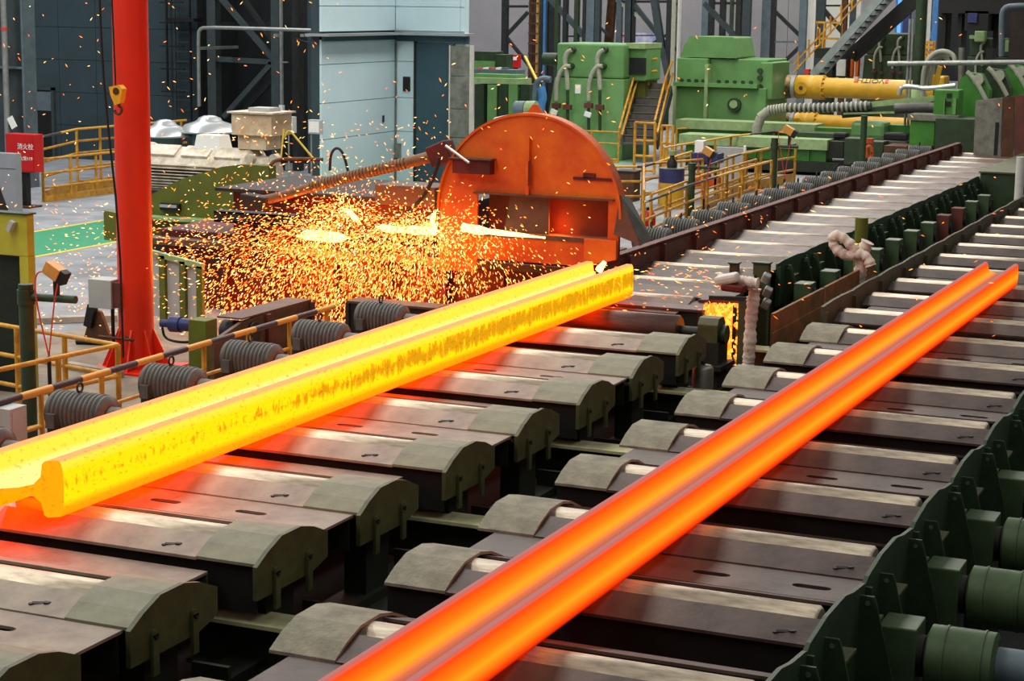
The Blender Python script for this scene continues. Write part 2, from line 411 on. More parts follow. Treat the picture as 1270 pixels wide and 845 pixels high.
# frame of table A with cross beams over to table B
t = thing('roller_table', 'dark olive steel frame carrying the roller covers under the yellow beam', 'roller table', (-8, 15, -2))
MB().box(-7.28, -7.0, 7.5, 23.6, -1.0, -.8).build('girder', 'green_deep', t)
MB().box(-7.0, -6.66, 7.5, 22.4, -.92, -.88).build('ledge', 'ledge_dark', t)
MB().box(-6.7, -6.66, 7.5, 22.4, -1.2, -.88).build('ledge_web', 'green_deep', t)
MB().box(-9.8, -9.5, 7.5, 23.6, -.62, -.46).build('girder', 'green_deep', t)
for k in range(-1, 9):
    MB().box(-7.25, -7.05, yk(k)-.2, yk(k)+.2, -.8, -.22).build('bearing_seat', 'green_deep', t)
    MB().box(-7.2, -6.9, yk(k)+.6, yk(k)+.64, -1.9, -.64).build('leg', 'green_deep', t)
for j in range(6):
    y = 8.6 + 3.16*j
    t = thing('cross_beam', f'pale green cross beam between the two roller tables, {ORD[j]} from frame bottom', 'beam', (-6.7, y, -.6))
    MB().box(-7.6, -5.5, y-.16, y+.16, -.53, -.5).build('top_flange', 'beam_dusty', t)
    MB().box(-7.6, -5.5, y-.015, y+.015, -.85, -.53).build('web', 'green_deep', t)
    MB().box(-7.6, -5.5, y-.14, y+.14, -.88, -.85).build('bottom_flange', 'green_deep', t)

# ---- table B: under the orange beam
BX0, BX1, BHX = -5.95, -2.9, -5.48
NB = 20
for k in range(-1, NB):
    w = ORD[k+1]
    mk_roller(-5.7 if k <= 8 else -5.9, -2.95, -5.85 if k <= 8 else -5.95, -2.87, f'shiny brown roller under the orange beam, {w} from frame bottom', 'roller', yk(k)+.03)
    if k <= 8:
        mk_cover(yk(k)+.03, BX0, BX1, BX0, BHX, f'brown roller cover with rough grey hood under the orange beam, {w} from frame bottom',
             'hood_stone', 'plate_b', k % 2 == 1, False, True)
    else:
        y = yk(k)+.03
        t = thing('roller_cover', f'brown flank plates around a roller of the far orange beam table, {w} from frame bottom', 'cover', (-4.4, y, -.05))
        sheet([(y-.47, -.045), (y-.185, .045)], -5.92, BX1).build('front_flank', 'plate_b', t)
        sheet([(y+.175, .05), (y+.53, -.055)], -5.92, BX1).build('back_flank', 'plate_b', t)
for j, k in enumerate(range(0, NB, 2)):
    slot_plate(yk(k)-1.01, yk(k)-.445, -5.8, BX1, [(-4.1, -3.82), (-3.36, -3.08)],
               f'brown slotted cover plate between rollers under the orange beam, {ORD[j]} from frame bottom', 'plate_b')
t = thing('roller_table', 'dark green steel frame carrying the rollers under the orange beam', 'roller table', (-4.4, 15, -2))
MB().box(-5.8, -5.5, 7.5, 42, -.7, -.42).build('girder', 'green_deep', t)
MB().box(-3.2, -2.95, 7.5, 42, -.9, -.42).build('girder', 'green_deep', t)
for k in range(-1, NB):
    MB().box(-5.75, -5.55, yk(k)-.2, yk(k)+.2, -.46, -.35).build('bearing_seat', 'green_deep', t)
    MB().box(-3.2, -2.95, yk(k)+.6, yk(k)+.7, -1.95, -.9).build('leg', 'green_deep', t)

def side_guard(y, x, label, mat, box_mat, flat=False):
    """scalloped side plate of one roller with gussets, shelves, bolts"""
    t = thing('side_guard', label, 'guard plate', (x, y, -.4))
    top = [(y-.785, .02), (y-.7, .055), (y-.28, .105), (y+.2, .105), (y+.45, .06), (y+.785, .03)]
    if flat: top = [(y-.785, .05), (y-.4, .07), (y+.4, .07), (y+.785, .05)]
    MB().prism([(y-.785, -.62)] + top + [(y+.785, -.62)], 'x', x-.015, x+.015).build('plate', mat, t)
    MB().box(x+.015, x+.06, y-.79, y-.76, -.6, .0).build('rib', mat, t)
    for dy, w in ((-.33, .36), (.66, .36)):
        g = MB().add([], []); yy = y+dy
        MB().prism([(x+.015, -.02), (x+.11, -.02), (x+.13, -.08), (x+w, -.98), (x+.015, -.98)], 'y', yy-.012, yy+.012).build('gusset', mat, t)
        MB().cyl((x+.065, yy-.018, -.07), (x+.065, yy+.018, -.07), .018, 8).build('bolt', 'galvanised', t)
    MB().box(x+.015, x+.15, y-.32, y-.0, -.2, -.18).build('shelf', box_mat, t)
    MB().box(x+.015, x+.15, y+.67, y+.785, -.2, -.18).build('shelf', box_mat, t)
    return t
AZ = -.5                                # axis of the drives
def bearing(y, x, label, mat, dz=AZ):
    t = thing('bearing_housing', label, 'bearing', (x, y, -.5))
    MB().box(x, x+.27, y-.17, y+.17, dz-.5, dz+.235).build('housing', mat, t, .012)
    MB().cyl((x+.27, y, dz), (x+.31, y, dz), .15, 18).build('seal', 'black', t)
    MB().box(x-.1, x+.34, y-.28, y+.28, dz-.56, dz-.5).build('foot', 'green_deep', t)
    MB().box(x+.02, x+.3, y-.22, y+.22, -1.4, dz-.56).build('pedestal', 'green_deep', t)
    return t
def coupling(y, x, label):
    t = thing('drive_coupling', label, 'coupling', (x+.25, y, AZ))
    pr = [(.19, 0), (.235, .02), (.235, .12), (.243, .121), (.243, .135), (.235, .136), (.235, .38), (.243, .381), (.243, .395), (.235, .396), (.235, .46), (.19, .48)]
    mb = MB()
    for (r0, h0), (r1, h1) in zip(pr[:-1], pr[1:]): mb.cyl((x+h0, y, AZ), (x+h1, y, AZ), r0, 36, r1, cap=False)
    mb.cyl((x, y, AZ), (x+.01, y, AZ), .19, 36); mb.cyl((x+.47, y, AZ), (x+.48, y, AZ), .19, 36)
    mb.build('drum', 'green_box', t)
    MB().cyl((x-.12, y, AZ), (x, y, AZ), .12, 18).build('shaft', 'black', t)
    MB().cyl((x+.48, y, AZ), (x+.75, y, AZ), .14, 18).build('hub', 'steel_bluegrey', t)
    return t
for k in range(-1, 8):
    w = ORD[k+1]; y = yk(k)+.03
    side_guard(y, -2.85, f'dark green gusseted side guard right of the orange beam, {w} from frame bottom', 'green_dark', 'green_olive')
    if True:
        bearing(y-.61, -2.74, f'boxy green bearing housing right of the orange beam table, {w} from frame bottom', 'green_box')
        coupling(y-.61, -2.41, f'green drum coupling at the right frame edge, {w} from frame bottom')
        t = thing('drive_motor', f'dark drive motor end behind the green drum coupling, {w} from frame bottom', 'motor', (-1.3, y-.61, -.6))
        MB().lathe((-1.62, y-.61, AZ), (1, 0, 0), [(.2, 0), (.26, .03), (.26, .75), (.2, .8)], 24).build('housing', 'black', t)
        MB().box(-1.5, -.9, y-.83, y-.39, -1.0, -.7).build('foot', 'black', t)
MB_ = MB().box(-2.95, -.6, 7.5, 19.5, -1.45, -1.38)
tag(MB_.build('drive_platform', 'green_deep'), 'dark steel platform under the green drum couplings', 'platform')
# far right guard plates of table B stay out of the frame; the near ones are above

# left guard of table B: rusty plates then grey olive scalloped plates
for j in range(11):
    y = yk(9)+.03 + PITCH*j
    near = j < 0
    lab = f'olive grey guard plate left of the far orange beam table, {ORD[j]} from near end'
    t = thing('side_guard', lab, 'guard plate', (-5.98, y, 0))
    top = [(y-.785, .185), (y-.7, .19), (y-.25, .203), (y+.25, .203), (y+.5, .195), (y+.785, .19)]
    MB().prism([(y-.785, -.3)] + top + [(y+.785, -.3)], 'x', -6.02, -5.98).build('plate', 'guard_olive', t)
    MB().box(-5.98, -5.93, y-.79, y-.75, -.3, .12).build('rib', 'guard_olive', t)
for j, (ya, yb, zt, zb, zm) in enumerate([(22.75, 25.3, .23, -.28, .0), (25.3, 28.3, .23, -.22, .02)]):
    t = thing('rusty_guard', ['rusty brown guard plate with a doubled lower strip beside the wrapped pipe, nearer one', 'rusty brown guard plate below the hooked wrapped pipe, farther one'][j], 'guard plate', (-6.36, (ya+yb)/2, 0))
    MB().box(-6.36, -6.32, ya+.06, yb, zb+.05, zt).build('plate', 'rust_plate', t)
    MB().box(-6.32, -6.3, ya, yb, zb, zm).build('doubler_strip', 'rust_plate', t)
    MB().box(-6.42, -6.36, ya+1.2, ya+1.3, -.6, zt-.03).build('stay', 'green_deep', t)
    MB().box(-6.4, -6.2, yb-.35, yb-.05, -.5, zb+.05).build('foot', 'green_olive', t)

# ---- table C: the same line beyond the saw
CX0, CX1 = -9.72, -7.95
NC0, NC1 = 9, 28
for k in range(NC0, NC1):
    w = ORD[k-NC0]
    mk_roller(-9.66, CX1-.03, -10.3, -7.94, f'shiny roller of the far middle table beyond the saw, {w} from the saw', 'roller', yk(k))
    y = yk(k)
    t = thing('roller_cover', f'pinkish grey flank plates around a roller of the far middle table, {w} from the saw', 'cover', (-8.8, y, -.05))
    pmat = 'plate_dark' if k < 13 else 'plate_c'
    sheet([(y-.79, -.05), (y-.3, .0), (y-.115, .045)], CX0, CX1).build('front_flank', pmat, t)
    sheet([(y+.11, .047), (y+.3, .0), (y+.79, -.05)], CX0, CX1).build('back_flank', pmat, t)
for k in range(12, 23):
    w = ORD[k-12]
    side_guard(yk(k), -7.92, f'green gusseted side guard on the far middle table, {w} from near end', 'green_dark', 'green_olive', True)
    bearing(yk(k)-.4, -7.7, f'green box bearing right of the far middle table, {w} from near end', 'rust_wall' if k in (19, 20) else 'green_box')
t = thing('end_housing', 'long dark green housing closing the far end of the middle table', 'housing', (-7.4, 47, -.5))
MB().box(-7.92, -7.0, 46.2, 53, -.9, .12).build('body', 'green_dark', t)
MB().box(-7.96, -6.96, 46.16, 53, .12, .16).build('top_rim', 'green_olive', t)
for i in range(4): MB().box(-7.0, -6.94, 46.6+i*1.6, 46.7+i*1.6, -.9, .1).build('rib', 'green_dark', t)
t = thing('roller_table', 'dark steel frame under the far middle roller table', 'roller table', (-8.8, 40, -2))
MB().box(-9.7, -9.4, 23.7, 54, -.8, -.36).build('girder', 'green_deep', t)
MB().box(-8.1, -7.95, 28.2, 54, -1.2, -.36).build('girder', 'green_deep', t)
MB().box(-7.95, -7.0, 28.2, 54, -1.4, -1.34).build('ledge', 'green_deep', t)
# near plates right behind the bare roller
t = thing('apron_plate', 'broad worn apron plate right behind the bare reddish roller', 'cover plate', (-8.8, 24.6, 0))
MB().box(-9.7, -7.62, 24.02, 25.9, -.03, .0).build('plate', 'plate_dark', t)
MB().box(-9.7, -7.7, 24.06, 24.1, -.3, -.03).build('front_web', 'green_deep', t)
MB().box(-7.66, -7.62, 24.02, 25.9, -.3, -.03).build('side_web', 'green_deep', t)

# reddish brown guard wall left of table C
t = thing('guard_wall', 'long reddish brown guard wall left of the far middle table', 'guard wall', (-9.78, 38, -.1))
yy = 25.4
while yy < 53.4:
    y1 = min(yy+PITCH, 53.4)
    MB().box(-9.8, -9.74, yy, y1-.012, -.06, .3).build('panel', 'rust_wall', t)
    MB().box(-9.74, -9.66, y1-.14, y1-.06, -.06, .27).build('rib', 'rust_wall', t)
    yy += PITCH
MB().box(-9.84, -9.7, 25.4, 53.4, .3, .32).build('capping', 'rust_wall', t)

# ================================================================== hot beams
def hot_beam(name, label, secs, ya, yb, mat, loc, rz, flake=None, skew=0.0):
    """an H-shaped bar; secs = list of (part name, closed section [(x, z, emission colour)])"""
    t = thing(name, label, 'steel beam', loc); t.rotation_euler.z = rz
    n = 40
    for pname, sec in secs:
        me = bpy.data.meshes.new(pname); bm = bmesh.new(); bm.verts.layers.float_color.new('heat_and_reflection'); bm.verts.layers.float.new('flake'); hl = bm.verts.layers.float_color['heat_and_reflection']; fl = bm.verts.layers.float['flake']
        rings = []
        for i in range(n+1):
            f = i/n; y = ya + (yb-ya)*f
            ring = []
            for (x, z, c) in sec:
                e = 0.0
                v = bm.verts.new((x, y + (skew*(x-.35) if i == 0 else 0), z)); dim = 1.0
                v[hl] = (c[0]*dim, c[1]*dim, c[2]*dim, 1)
                v[fl] = flake(x, y, z) if flake else 0.0
                ring.append(v)
            rings.append(ring)
        m_ = len(sec)
        for i in range(n):
            for q in range(m_):
                fc = bm.faces.new((rings[i][q], rings[i][(q+1) % m_], rings[i+1][(q+1) % m_], rings[i+1][q])); fc.smooth = False
        for ring in (rings[0], rings[-1]):
            vs = []
            for v in ring:
                w = bm.verts.new(v.co); w[hl] = HOT_END; w[fl] = 0; vs.append(w)
            bm.faces.new(vs)
        bmesh.ops.recalc_face_normals(bm, faces=bm.faces); bm.to_mesh(me); bm.free(); me.materials.append(MATS[mat])
        o = bpy.data.objects.new(pname, me); COL.objects.link(o); o.parent = t
    return t
# section of the yellow beam: x measured from the middle of the web, z from the underside
HOT_END = (4.2, .42, .0, 1)
YEL = (5, .84, .0); YLO = (8, .42, 0); PEA = (1.9, .5, .16); PAL = (5.5, 1.05, .3); YHI = (5, .9, .06); ORG = (8, .34, 0)
near = [(.33, .0, ORG), (.345, .06, YLO), (.35, .12, YEL), (.352, .24, YEL), (.35, .34, YEL), (.34, .41, YHI), (.325, .44, PEA), (.25, .44, PEA), (.235, .42, PEA), (.225, .32, PAL), (.19, .275, PAL), (.19, .165, YLO), (.225, .12, YLO), (.24, .02, YLO), (.26, .0, YLO)]
web = [(.195, .27, PAL), (.1, .25, PAL), (-.1, .25, PAL), (-.195, .27, PAL), (-.195, .17, YLO), (-.1, .19, YLO), (.1, .19, YLO), (.195, .17, YLO)]
def mirror(s): return [(-x, z, c) for x, z, c in reversed(s)]
far = [(-.33, .0, ORG), (-.35, .16, YEL), (-.35, .30, YEL), (-.34, .41, YHI), (-.325, .44, PEA), (-.25, .44, PEA), (-.235, .42, YHI), (-.225, .32, YHI), (-.19, .275, PAL), (-.19, .165, YLO), (-.225, .12, YLO), (-.24, .02, YLO), (-.26, 0, YLO)]
def flk(x, y, z):
    if x < .3 or z < .08 or z > .38: return 0.0
    e = 1.1-abs(z-.25)/.3
    L_ = y
    return max(0, e)*(.72 + .34*max(0, min(1, (L_-2.0)/5.0)))*1.15
hot_beam('hot_beam', 'glowing yellow steel beam with dark scale lying on rollers at the saw', [('near_flange', near), ('web', web), ('far_flange', far)],
         0, 12.55, 'hot_yellow', (-9.09, 11.72, .072), -.004, flk, .9)
HOT_END = (1.2, .05, .0, 1)
RED = (1.3, .07, 0); ORA = (1.6, .4, .01); MAUVE_REFL = (.36, .085, .07); PINK_REFL = (.5, .16, .14); DRK = (.5, .006, .0); MID = (1.5, .22, 0)  # pink and mauve entries put reflected light into the emission
near = [(.225, .0, DRK), (.245, .05, RED), (.25, .15, ORA), (.25, .21, MID), (.24, .30, RED), (.23, .325, PINK_REFL), (.19, .325, PINK_REFL), (.18, .30, MAUVE_REFL), (.165, .22, MAUVE_REFL), (.13, .19, MAUVE_REFL), (.13, .12, RED), (.16, .08, RED), (.17, .01, RED), (.19, .0, RED)]
web = [(.135, .185, MAUVE_REFL), (.02, .175, MAUVE_REFL), (-.05, .175, (.75, .16, .05)), (-.12, .178, ORA), (-.135, .185, ORA), (-.135, .125, RED), (.135, .125, RED)]
far = [(-.225, .0, DRK), (-.25, .15, RED), (-.24, .30, RED), (-.23, .325, PINK_REFL), (-.2, .325, PINK_REFL), (-.185, .30, RED), (-.165, .22, MID), (-.13, .185, ORA), (-.13, .12, RED), (-.16, .08, RED), (-.17, .01, RED), (-.19, 0, RED)]
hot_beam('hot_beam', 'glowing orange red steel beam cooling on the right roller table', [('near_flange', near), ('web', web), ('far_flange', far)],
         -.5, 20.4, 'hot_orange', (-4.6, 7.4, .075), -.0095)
# ================================================================== left side: drive motors, rails, column
def ring_pts(c, r, ax, n=14):
    c = Vector(c); e, g = {'x': (Vector((0,1,0)), Vector((0,0,1))), 'y': (Vector((1,0,0)), Vector((0,0,1)))}[ax]
    return [c + e*r*_c(2*PI*i/n) + g*r*_s(2*PI*i/n) for i in range(n+1)]
def mk_motor(y, label, group=None, x=-10.98, z=.0):
    t = thing('ribbed_motor', label, 'motor', (x, y, -.36))
    prof = [(.14, 0), (.19, .02)]
    h = .05
    for i in range(11):
        prof += [(.165, h), (.21, h+.005), (.21, h+.03), (.165, h+.035)]; h += .05
    prof += [(.2, h), (.2, h+.03), (.12, h+.06)]
    MB().lathe((x-.36, y, z), (1, 0, 0), prof, 28).build('ribbed_body', 'motor_grey', t)
    MB().cyl((x+.26, y, z), (x+.5, y, z), .1, 16).build('drive_flange', 'motor_grey', t)
    MB().cyl((x+.5, y, z), (x+.75, y, RZ), .06, 12).build('shaft', 'steel_dark', t)
    MB().tube(ring_pts((x-.05, y, z+.255), .045, 'x'), .012, 6).build('lifting_eye', 'steel_dark', t)
    MB().box(x-.28, x-.18, y-.25, y-.18, z-.12, z+.02).build('terminal_box', 'motor_grey', t)
    MB().box(x-.32, x+.26, y-.17, y-.09, -.36, z-.14).build('foot', 'steel_dark', t)
    MB().box(x-.32, x+.26, y+.09, y+.17, -.36, z-.14).build('foot', 'steel_dark', t)
    return t
m0 = None
for j, k in enumerate(range(2, 8)):
    lab = f'grey ribbed drive motor behind the yellow beam, {ORD[j]} from the left'
    if m0 is None: m0 = mk_motor(yk(k)-.12, lab)
    else: dup(m0, (-10.98, yk(k)-.12, -.36), lab)
for j, k in enumerate(range(13, 28)):
    dup(m0, (-10.75, yk(k), -.36), f'small grey ribbed motor behind the reddish guard wall, {ORD[j]} from the saw')
for j, k in enumerate(range(3, 8)):
    y = yk(k)-.75
    t = thing('eye_bolt', f'bent steel lifting ring beside the ribbed motors, {ORD[j]} from the left', 'ring', (-10.45, y, -.3))
    MB().tube(ring_pts((-10.5, y, -.05), .055, 'x'), .013, 6).build('ring', 'steel_dark', t)
    MB().cyl((-10.5, y, -.36), (-10.5, y, -.1), .02, 8).build('stem', 'steel_dark', t)

# striped hand rail along the motors
XR = -11.7
t = thing('striped_rail', 'yellow and black striped handrail running behind the grey ribbed motors', 'railing', (XR, 17, -.36))
ra, rb = atX(-60, 513, XR), atX(414, 383, XR)
zr = .5*(ra.z+rb.z)
MB().tube([(XR, ra.y, zr), (XR, rb.y, zr)], .035, 10).build('top_rail', 'rail_striped', t)
MB().tube([(XR, ra.y, zr-.36), (XR, rb.y, zr-.36)], .022, 8).build('lower_rail', 'yellow_rail', t)
for px in (-20, 51, 126, 190, 253, 308, 359, 405):
    y = atX(px, 498-(px/407)*111+10, XR).y
    MB().cyl((XR, y, -.36), (XR, y, zr), .028, 10).build('post', 'yellow_rail', t)

# yellow guard rail at the left front
def railing(name, label, runs, z0, heights, mats, posts, r=.03, toe=None):
    """runs: list of polylines of (x, y); posts: list of (x, y)"""
    t = thing(name, label, 'railing', (runs[0][0][0], runs[0][0][1], z0))
    for h, mt in zip(heights, mats):
        for run in runs:
            MB().tube([(p[0], p[1], z0+h) for p in run], r*.85, 8).build('rail', mt, t)
    for p in posts: MB().cyl((p[0], p[1], z0), (p[0], p[1], z0+max(heights)), r, 8).build('post', 'yellow_rail', t)
    if toe:
        for run in runs:
            for a, b in zip(run[:-1], run[1:]): MB().bar((a[0], a[1], z0+toe/2), (b[0], b[1], z0+toe/2), .02, toe).build('toe_board', 'yellow_rail', t)
    return t
def lerp2(a, b, f): return (a[0]+(b[0]-a[0])*f, a[1]+(b[1]-a[1])*f)
C_ = at(146, 428, .15); D_ = at(-40, 396, .15); E_ = at(-40, 467, .15)
railing('guard_rail', 'yellow pipe guard rail with a sharp corner beside the red column foot', [[(D_.x, D_.y), (C_.x, C_.y)], [(C_.x, C_.y), (E_.x, E_.y)]], FZ, (1.05, .7, .35),
        ('yellow_rail',)*3, [(C_.x, C_.y)] + [lerp2(C_, D_, f) for f in (.34, .66)] + [lerp2(C_, E_, f) for f in (.42, .9)], .032)

# red column
cp = at(170, 457, FZ)
t = thing('red_column', 'tall bright red round steel column standing left of the sparks', 'column', (cp.x, cp.y, FZ))
MB().cyl((cp.x, cp.y, FZ), (cp.x, cp.y, 8), .232, 40).build('shaft', 'red_column', t)
MB().box(cp.x-.5, cp.x+.5, cp.y-.5, cp.y+.5, FZ, FZ+.03).build('base_plate', 'red_column', t)
for i in range(8):
    a = 2*PI*i/8+.3; d = Vector((_c(a), _s(a), 0)); n = Vector((-_s(a), _c(a), 0))*.012
    q = [cp+d*.2, cp+d*.47, cp+d*.44, cp+d*.2]; zz = [FZ+.03, FZ+.03, FZ+.1, FZ+.62]
    MB().hexa([Vector((p.x, p.y, z))-n for p, z in zip(q, zz)] + [Vector((p.x, p.y, z))+n for p, z in zip(q, zz)]).build('gusset', 'red_column', t)
MB().tube([(cp.x+.2, cp.y-.35, FZ+.45), (cp.x-.3, cp.y-.42, FZ+.47)], .02, 8).build('step_bar', 'rust_brown', t)

# hook and hoist rope
hy = cp.y-.55
h = atY(146, 108, hy); hb = atY(147, 140, hy)
t = thing('crane_hook', 'small yellow crane hook block hanging in front of the red column', 'hook', (hb.x, hy, hb.z))
s_ = (h.z-hb.z)/.34
MB().prism([(h.x-.1, h.z+.0), (h.x+.05, h.z+.03), (h.x+.1, h.z-.02), (h.x+.06, h.z-.2), (h.x-.02, h.z-.23), (h.x-.08, h.z-.1)], 'y', hy-.05, hy+.05).build('block', 'hook_yellow', t, .01)
MB().cyl((h.x+.01, hy-.06, h.z-.05), (h.x+.01, hy+.06, h.z-.05), .045, 14).build('sheave_pin', 'rust_brown', t)
MB().tube([(h.x+.02, hy, h.z-.2)] + [(h.x+.0+.052*_c(a), hy, h.z-.29+.052*_s(a)) for a in [PI/2-.2-i*.5 for i in range(10)]], .018, 8).build('hook', 'rust_brown', t)
tp = atY(131, -60, hy)
MB().cyl((h.x-.03, hy, h.z-.01), (tp.x, hy, 7), .012, 6).build('rope', 'black', t)
p0, p1 = atY(121, -90, hy), atY(148, 285, hy)
p2 = Vector((p1.x+.02, hy, FZ+.25))
tag(MB().tube([p0, atY(124, 20, hy), atY(130, 120, hy), p1, p2], .016, 6, 1).build('hanging_cable', 'rubber'), 'thin black cable hanging down left of the red column', 'cable')

# grey junction box at the column
b0 = atY(109, 346, cp.y-.3); b1 = atY(138, 384, cp.y-.3)
t = thing('junction_box', 'pale grey junction box with rusty side mounted left of the red column', 'box', (b0.x, cp.y-.3, b1.z))
MB().box(b0.x, b1.x, cp.y-.3, cp.y+.0, b1.z, b0.z).build('door', 'box_grey', t, .005)
MB().box(b1.x, b1.x+.12, cp.y-.27, cp.y+.1, b1.z+.02, b0.z-.03).build('side_case', 'rust_wall', t)
MB().tube([(b1.x-.05, cp.y-.2, b1.z), (b1.x-.05, cp.y-.2, b1.z-.42), (b1.x-.03, cp.y-.2, FZ)], .025, 8, 1).build('conduit', 'rubber', t)
MB().tube([(b1.x+.08, cp.y-.1, b1.z), (b1.x+.08, cp.y-.12, b1.z-.2), (b1.x+.2, cp.y-.25, b1.z-.4)], .02, 8, 2).build('conduit', 'rubber', t)

# green camera post
def camera_post(base, ztop, zarm, arm_end, r, cam_s, label, red):
    t = thing('camera_post', label, 'camera post', base); x, y, z = base
    MB().cyl((x, y, z), (x, y, ztop), r, 20).build('post', 'green_dark', t)
    MB().cyl((x, y, zarm-.08), (x, y, zarm+.08), r*1.18, 20).build('clamp', 'green_dark', t)
    ax, ay, az = arm_end
    MB().cyl((x, y, zarm), (ax, ay, az), r*.52, 14).build('arm', 'green_dark', t)
    f = .62; c = Vector((x+(ax-x)*f, y+(ay-y)*f, zarm+.0)); s = cam_s
    MB().bar(c, c+Vector((0, 0, .22*s)), .05*s, .05*s).build('bracket', 'black', t)
    MB().obox(c+Vector((-.02*s, 0, .31*s)), (.2*s, .15*s, .14*s), (0, .5, 0)).build('camera_body', 'orange_cam', t, .006)
    MB().obox(c+Vector((.09*s, 0, .245*s)), (.08*s, .12*s, .15*s), (0, .5, 0)).build('camera_lens_box', 'black', t, .004)
    if red:
        q = c+Vector((-.1*s, -.03, .3*s)); b = Vector((x+(ax-x)*.5, y-.06, zarm-.62*s))
        MB().tube([q, q+Vector((-.13*s, -.03, -.01)), (x+(ax-x)*.28, y-.08, zarm), b], .009, 6, 2).build('red_cable', 'red_cable', t)
        MB().tube([c+Vector((.06*s, -.05, .2*s)), (x+(ax-x)*.66, y-.08, zarm), b], .009, 6, 2).build('red_cable', 'red_cable', t)
        MB().tube([b, (b.x, b.y, zarm-.8*s), (b.x+.01, b.y, z+.05)], .022, 8).build('conduit', 'black', t)
    return t
gp = at(38, 552, FZ); top = atY(38, 353, gp.y); arm = atY(41, 369, gp.y); ae = atY(94, 372, gp.y)
camera_post((gp.x, gp.y, FZ), top.z, arm.z, (ae.x, gp.y, ae.z), .082, 1.0, 'dark green camera post with an orange camera and red cables at left', True)

# small grey switch box near the motors
b0 = at(12, 510, -.1); 
q0, q1 = atX(12, 511, -11.5), atX(34, 533, -11.5)
t = thing('switch_box', 'small pale grey switch box at the foot of the green camera post', 'box', (-11.6, q0.y, -.36))
MB().box(-11.75, -11.5, q0.y, q0.y+.26, -.34, q0.z+.02).build('case', 'box_grey', t, .005)
MB().box(-11.5, -11.49, q0.y+.03, q0.y+.23, -.3, q0.z-.02).build('lid', 'box_grey', t)
MB().box(-11.7, -11.55, q0.y+.05, q0.y+.2, -.36, -.34).build('stand', 'steel_dark', t)

# yellow green machine housing at the left edge
Ym = 19.0
a0, a1, a2, a3 = atY(-40, 265, Ym), atY(33, 267, Ym), atY(24, 318, Ym), atY(30, 470, Ym)
t = thing('machine_housing', 'yellow green machine housing with a dark opening at the left edge', 'machine', (a1.x-.4, Ym, FZ))
MB().box(a0.x-.6, a1.x, Ym, Ym+.14, a2.z, a1.z).build('top_panel', 'yellow_mach', t, .01)
MB().box(a2.x, a1.x, Ym, Ym+.14, FZ, a2.z).build('side_post', 'yellow_mach', t)
MB().box(a0.x-.6, a2.x+.02, Ym+.1, Ym+.14, FZ, a2.z).build('opening', 'green_deep', t)
lv = atY(17, 280, Ym)
MB().obox((lv.x, Ym-.05, lv.z), (.06, .08, .14), (0, .5, 0)).build('latch', 'box_grey', t)
MB().box(a0.x-.6, a1.x+.02, Ym-.03, Ym+.16, a1.z, a1.z+.02).build('roof_edge', 'green_dark', t)
g0, g1 = at(-30, 440, -.55), at(30, 428, -.55)
t = thing('ramp_plate', 'light green sloping cover plate below the yellow green machine housing', 'plate', (g1.x, g1.y, FZ))
lo = at(30, 470, FZ)
MB().hexa([(lo.x-1.2, Ym-.9, FZ), (lo.x+.05, Ym-.9, FZ), (lo.x+.1, Ym-.06, FZ), (lo.x-1.2, Ym-.06, FZ), (lo.x-1.2, Ym-.9, FZ+.05), (lo.x+.05, Ym-.9, FZ+.05), (lo.x+.1, Ym-.06, FZ+.35), (lo.x-1.2, Ym-.06, FZ+.35)]).build('plate', 'green_pale', t)
MB().box(lo.x-1.2, lo.x+.04, Ym-.93, Ym-.9, FZ, FZ+.05).build('front_lip', 'black', t)

# grey cabinet, hydrant box, far left steel column
c1 = at(21, 268, FZ); ct = atY(21, 191, c1.y)
t = thing('grey_cabinet', 'plain grey cabinet cut off by the left frame edge', 'cabinet', (c1.x-.5, c1.y, FZ))
MB().box(c1.x-1.3, c1.x, c1.y, c1.y+.22, FZ, ct.z).build('case', 'cabinet_grey', t, .01)
sm = atY(25, 210, c1.y)
MB().box(c1.x-1.3, c1.x+.004, c1.y-.006, c1.y, sm.z-.01, sm.z).build('seam', 'steel_dark', t)
d0, d1 = atY(0, 233, c1.y), atY(13, 268, c1.y)
MB().prism([(d0.x-.7, FZ), (d1.x, FZ), (d0.x, d0.z), (d0.x-.7, d0.z+.9)], 'y', c1.y-.02, c1.y-.006).build('leaning_plate', 'fin_dark', t)
hb = at(32, 257, FZ)
bl, br, bt = atY(13, 212, hb.y), atY(48, 212, hb.y), atY(30, 166, hb.y)
t = thing('hydrant_box', 'red fire hydrant box with white lettering on a black post', 'hydrant box', (hb.x, hb.y, FZ))
MB().box(bl.x, br.x, hb.y-.15, hb.y+.2, bl.z, bt.z).build('case', 'red_box', t, .01)
MB().box(bl.x+.28, br.x-.02, hb.y-.165, hb.y-.15, bl.z+.03, bt.z-.05).build('door', 'red_box', t)
pl, pr = atY(26, 240, hb.y), atY(35, 240, hb.y)
MB().box(pl.x, pr.x, hb.y-.06, hb.y+.1, FZ, bl.z).build('post', 'black', t)
MB().box(pl.x-.15, pr.x+.2, hb.y-.25, hb.y+.25, FZ, FZ+.04).build('foot_plate', 'rust_brown', t)
q = atY(37, 182, hb.y); text_mesh('lettering', '消火栓', .15, 'white', t, (q.x, hb.y-.17, q.z), (PI/2, 0, 0))
q = atY(38, 196.5, hb.y); text_mesh('lettering', '火警119', .105, 'white', t, (q.x, hb.y-.17, q.z), (PI/2, 0, 0))
q = atY(30, 199, hb.y); MB().obox((q.x, hb.y-.17, q.z), (.05, .02, .1), (0, -.4, 0)).build('handle', 'white', t)

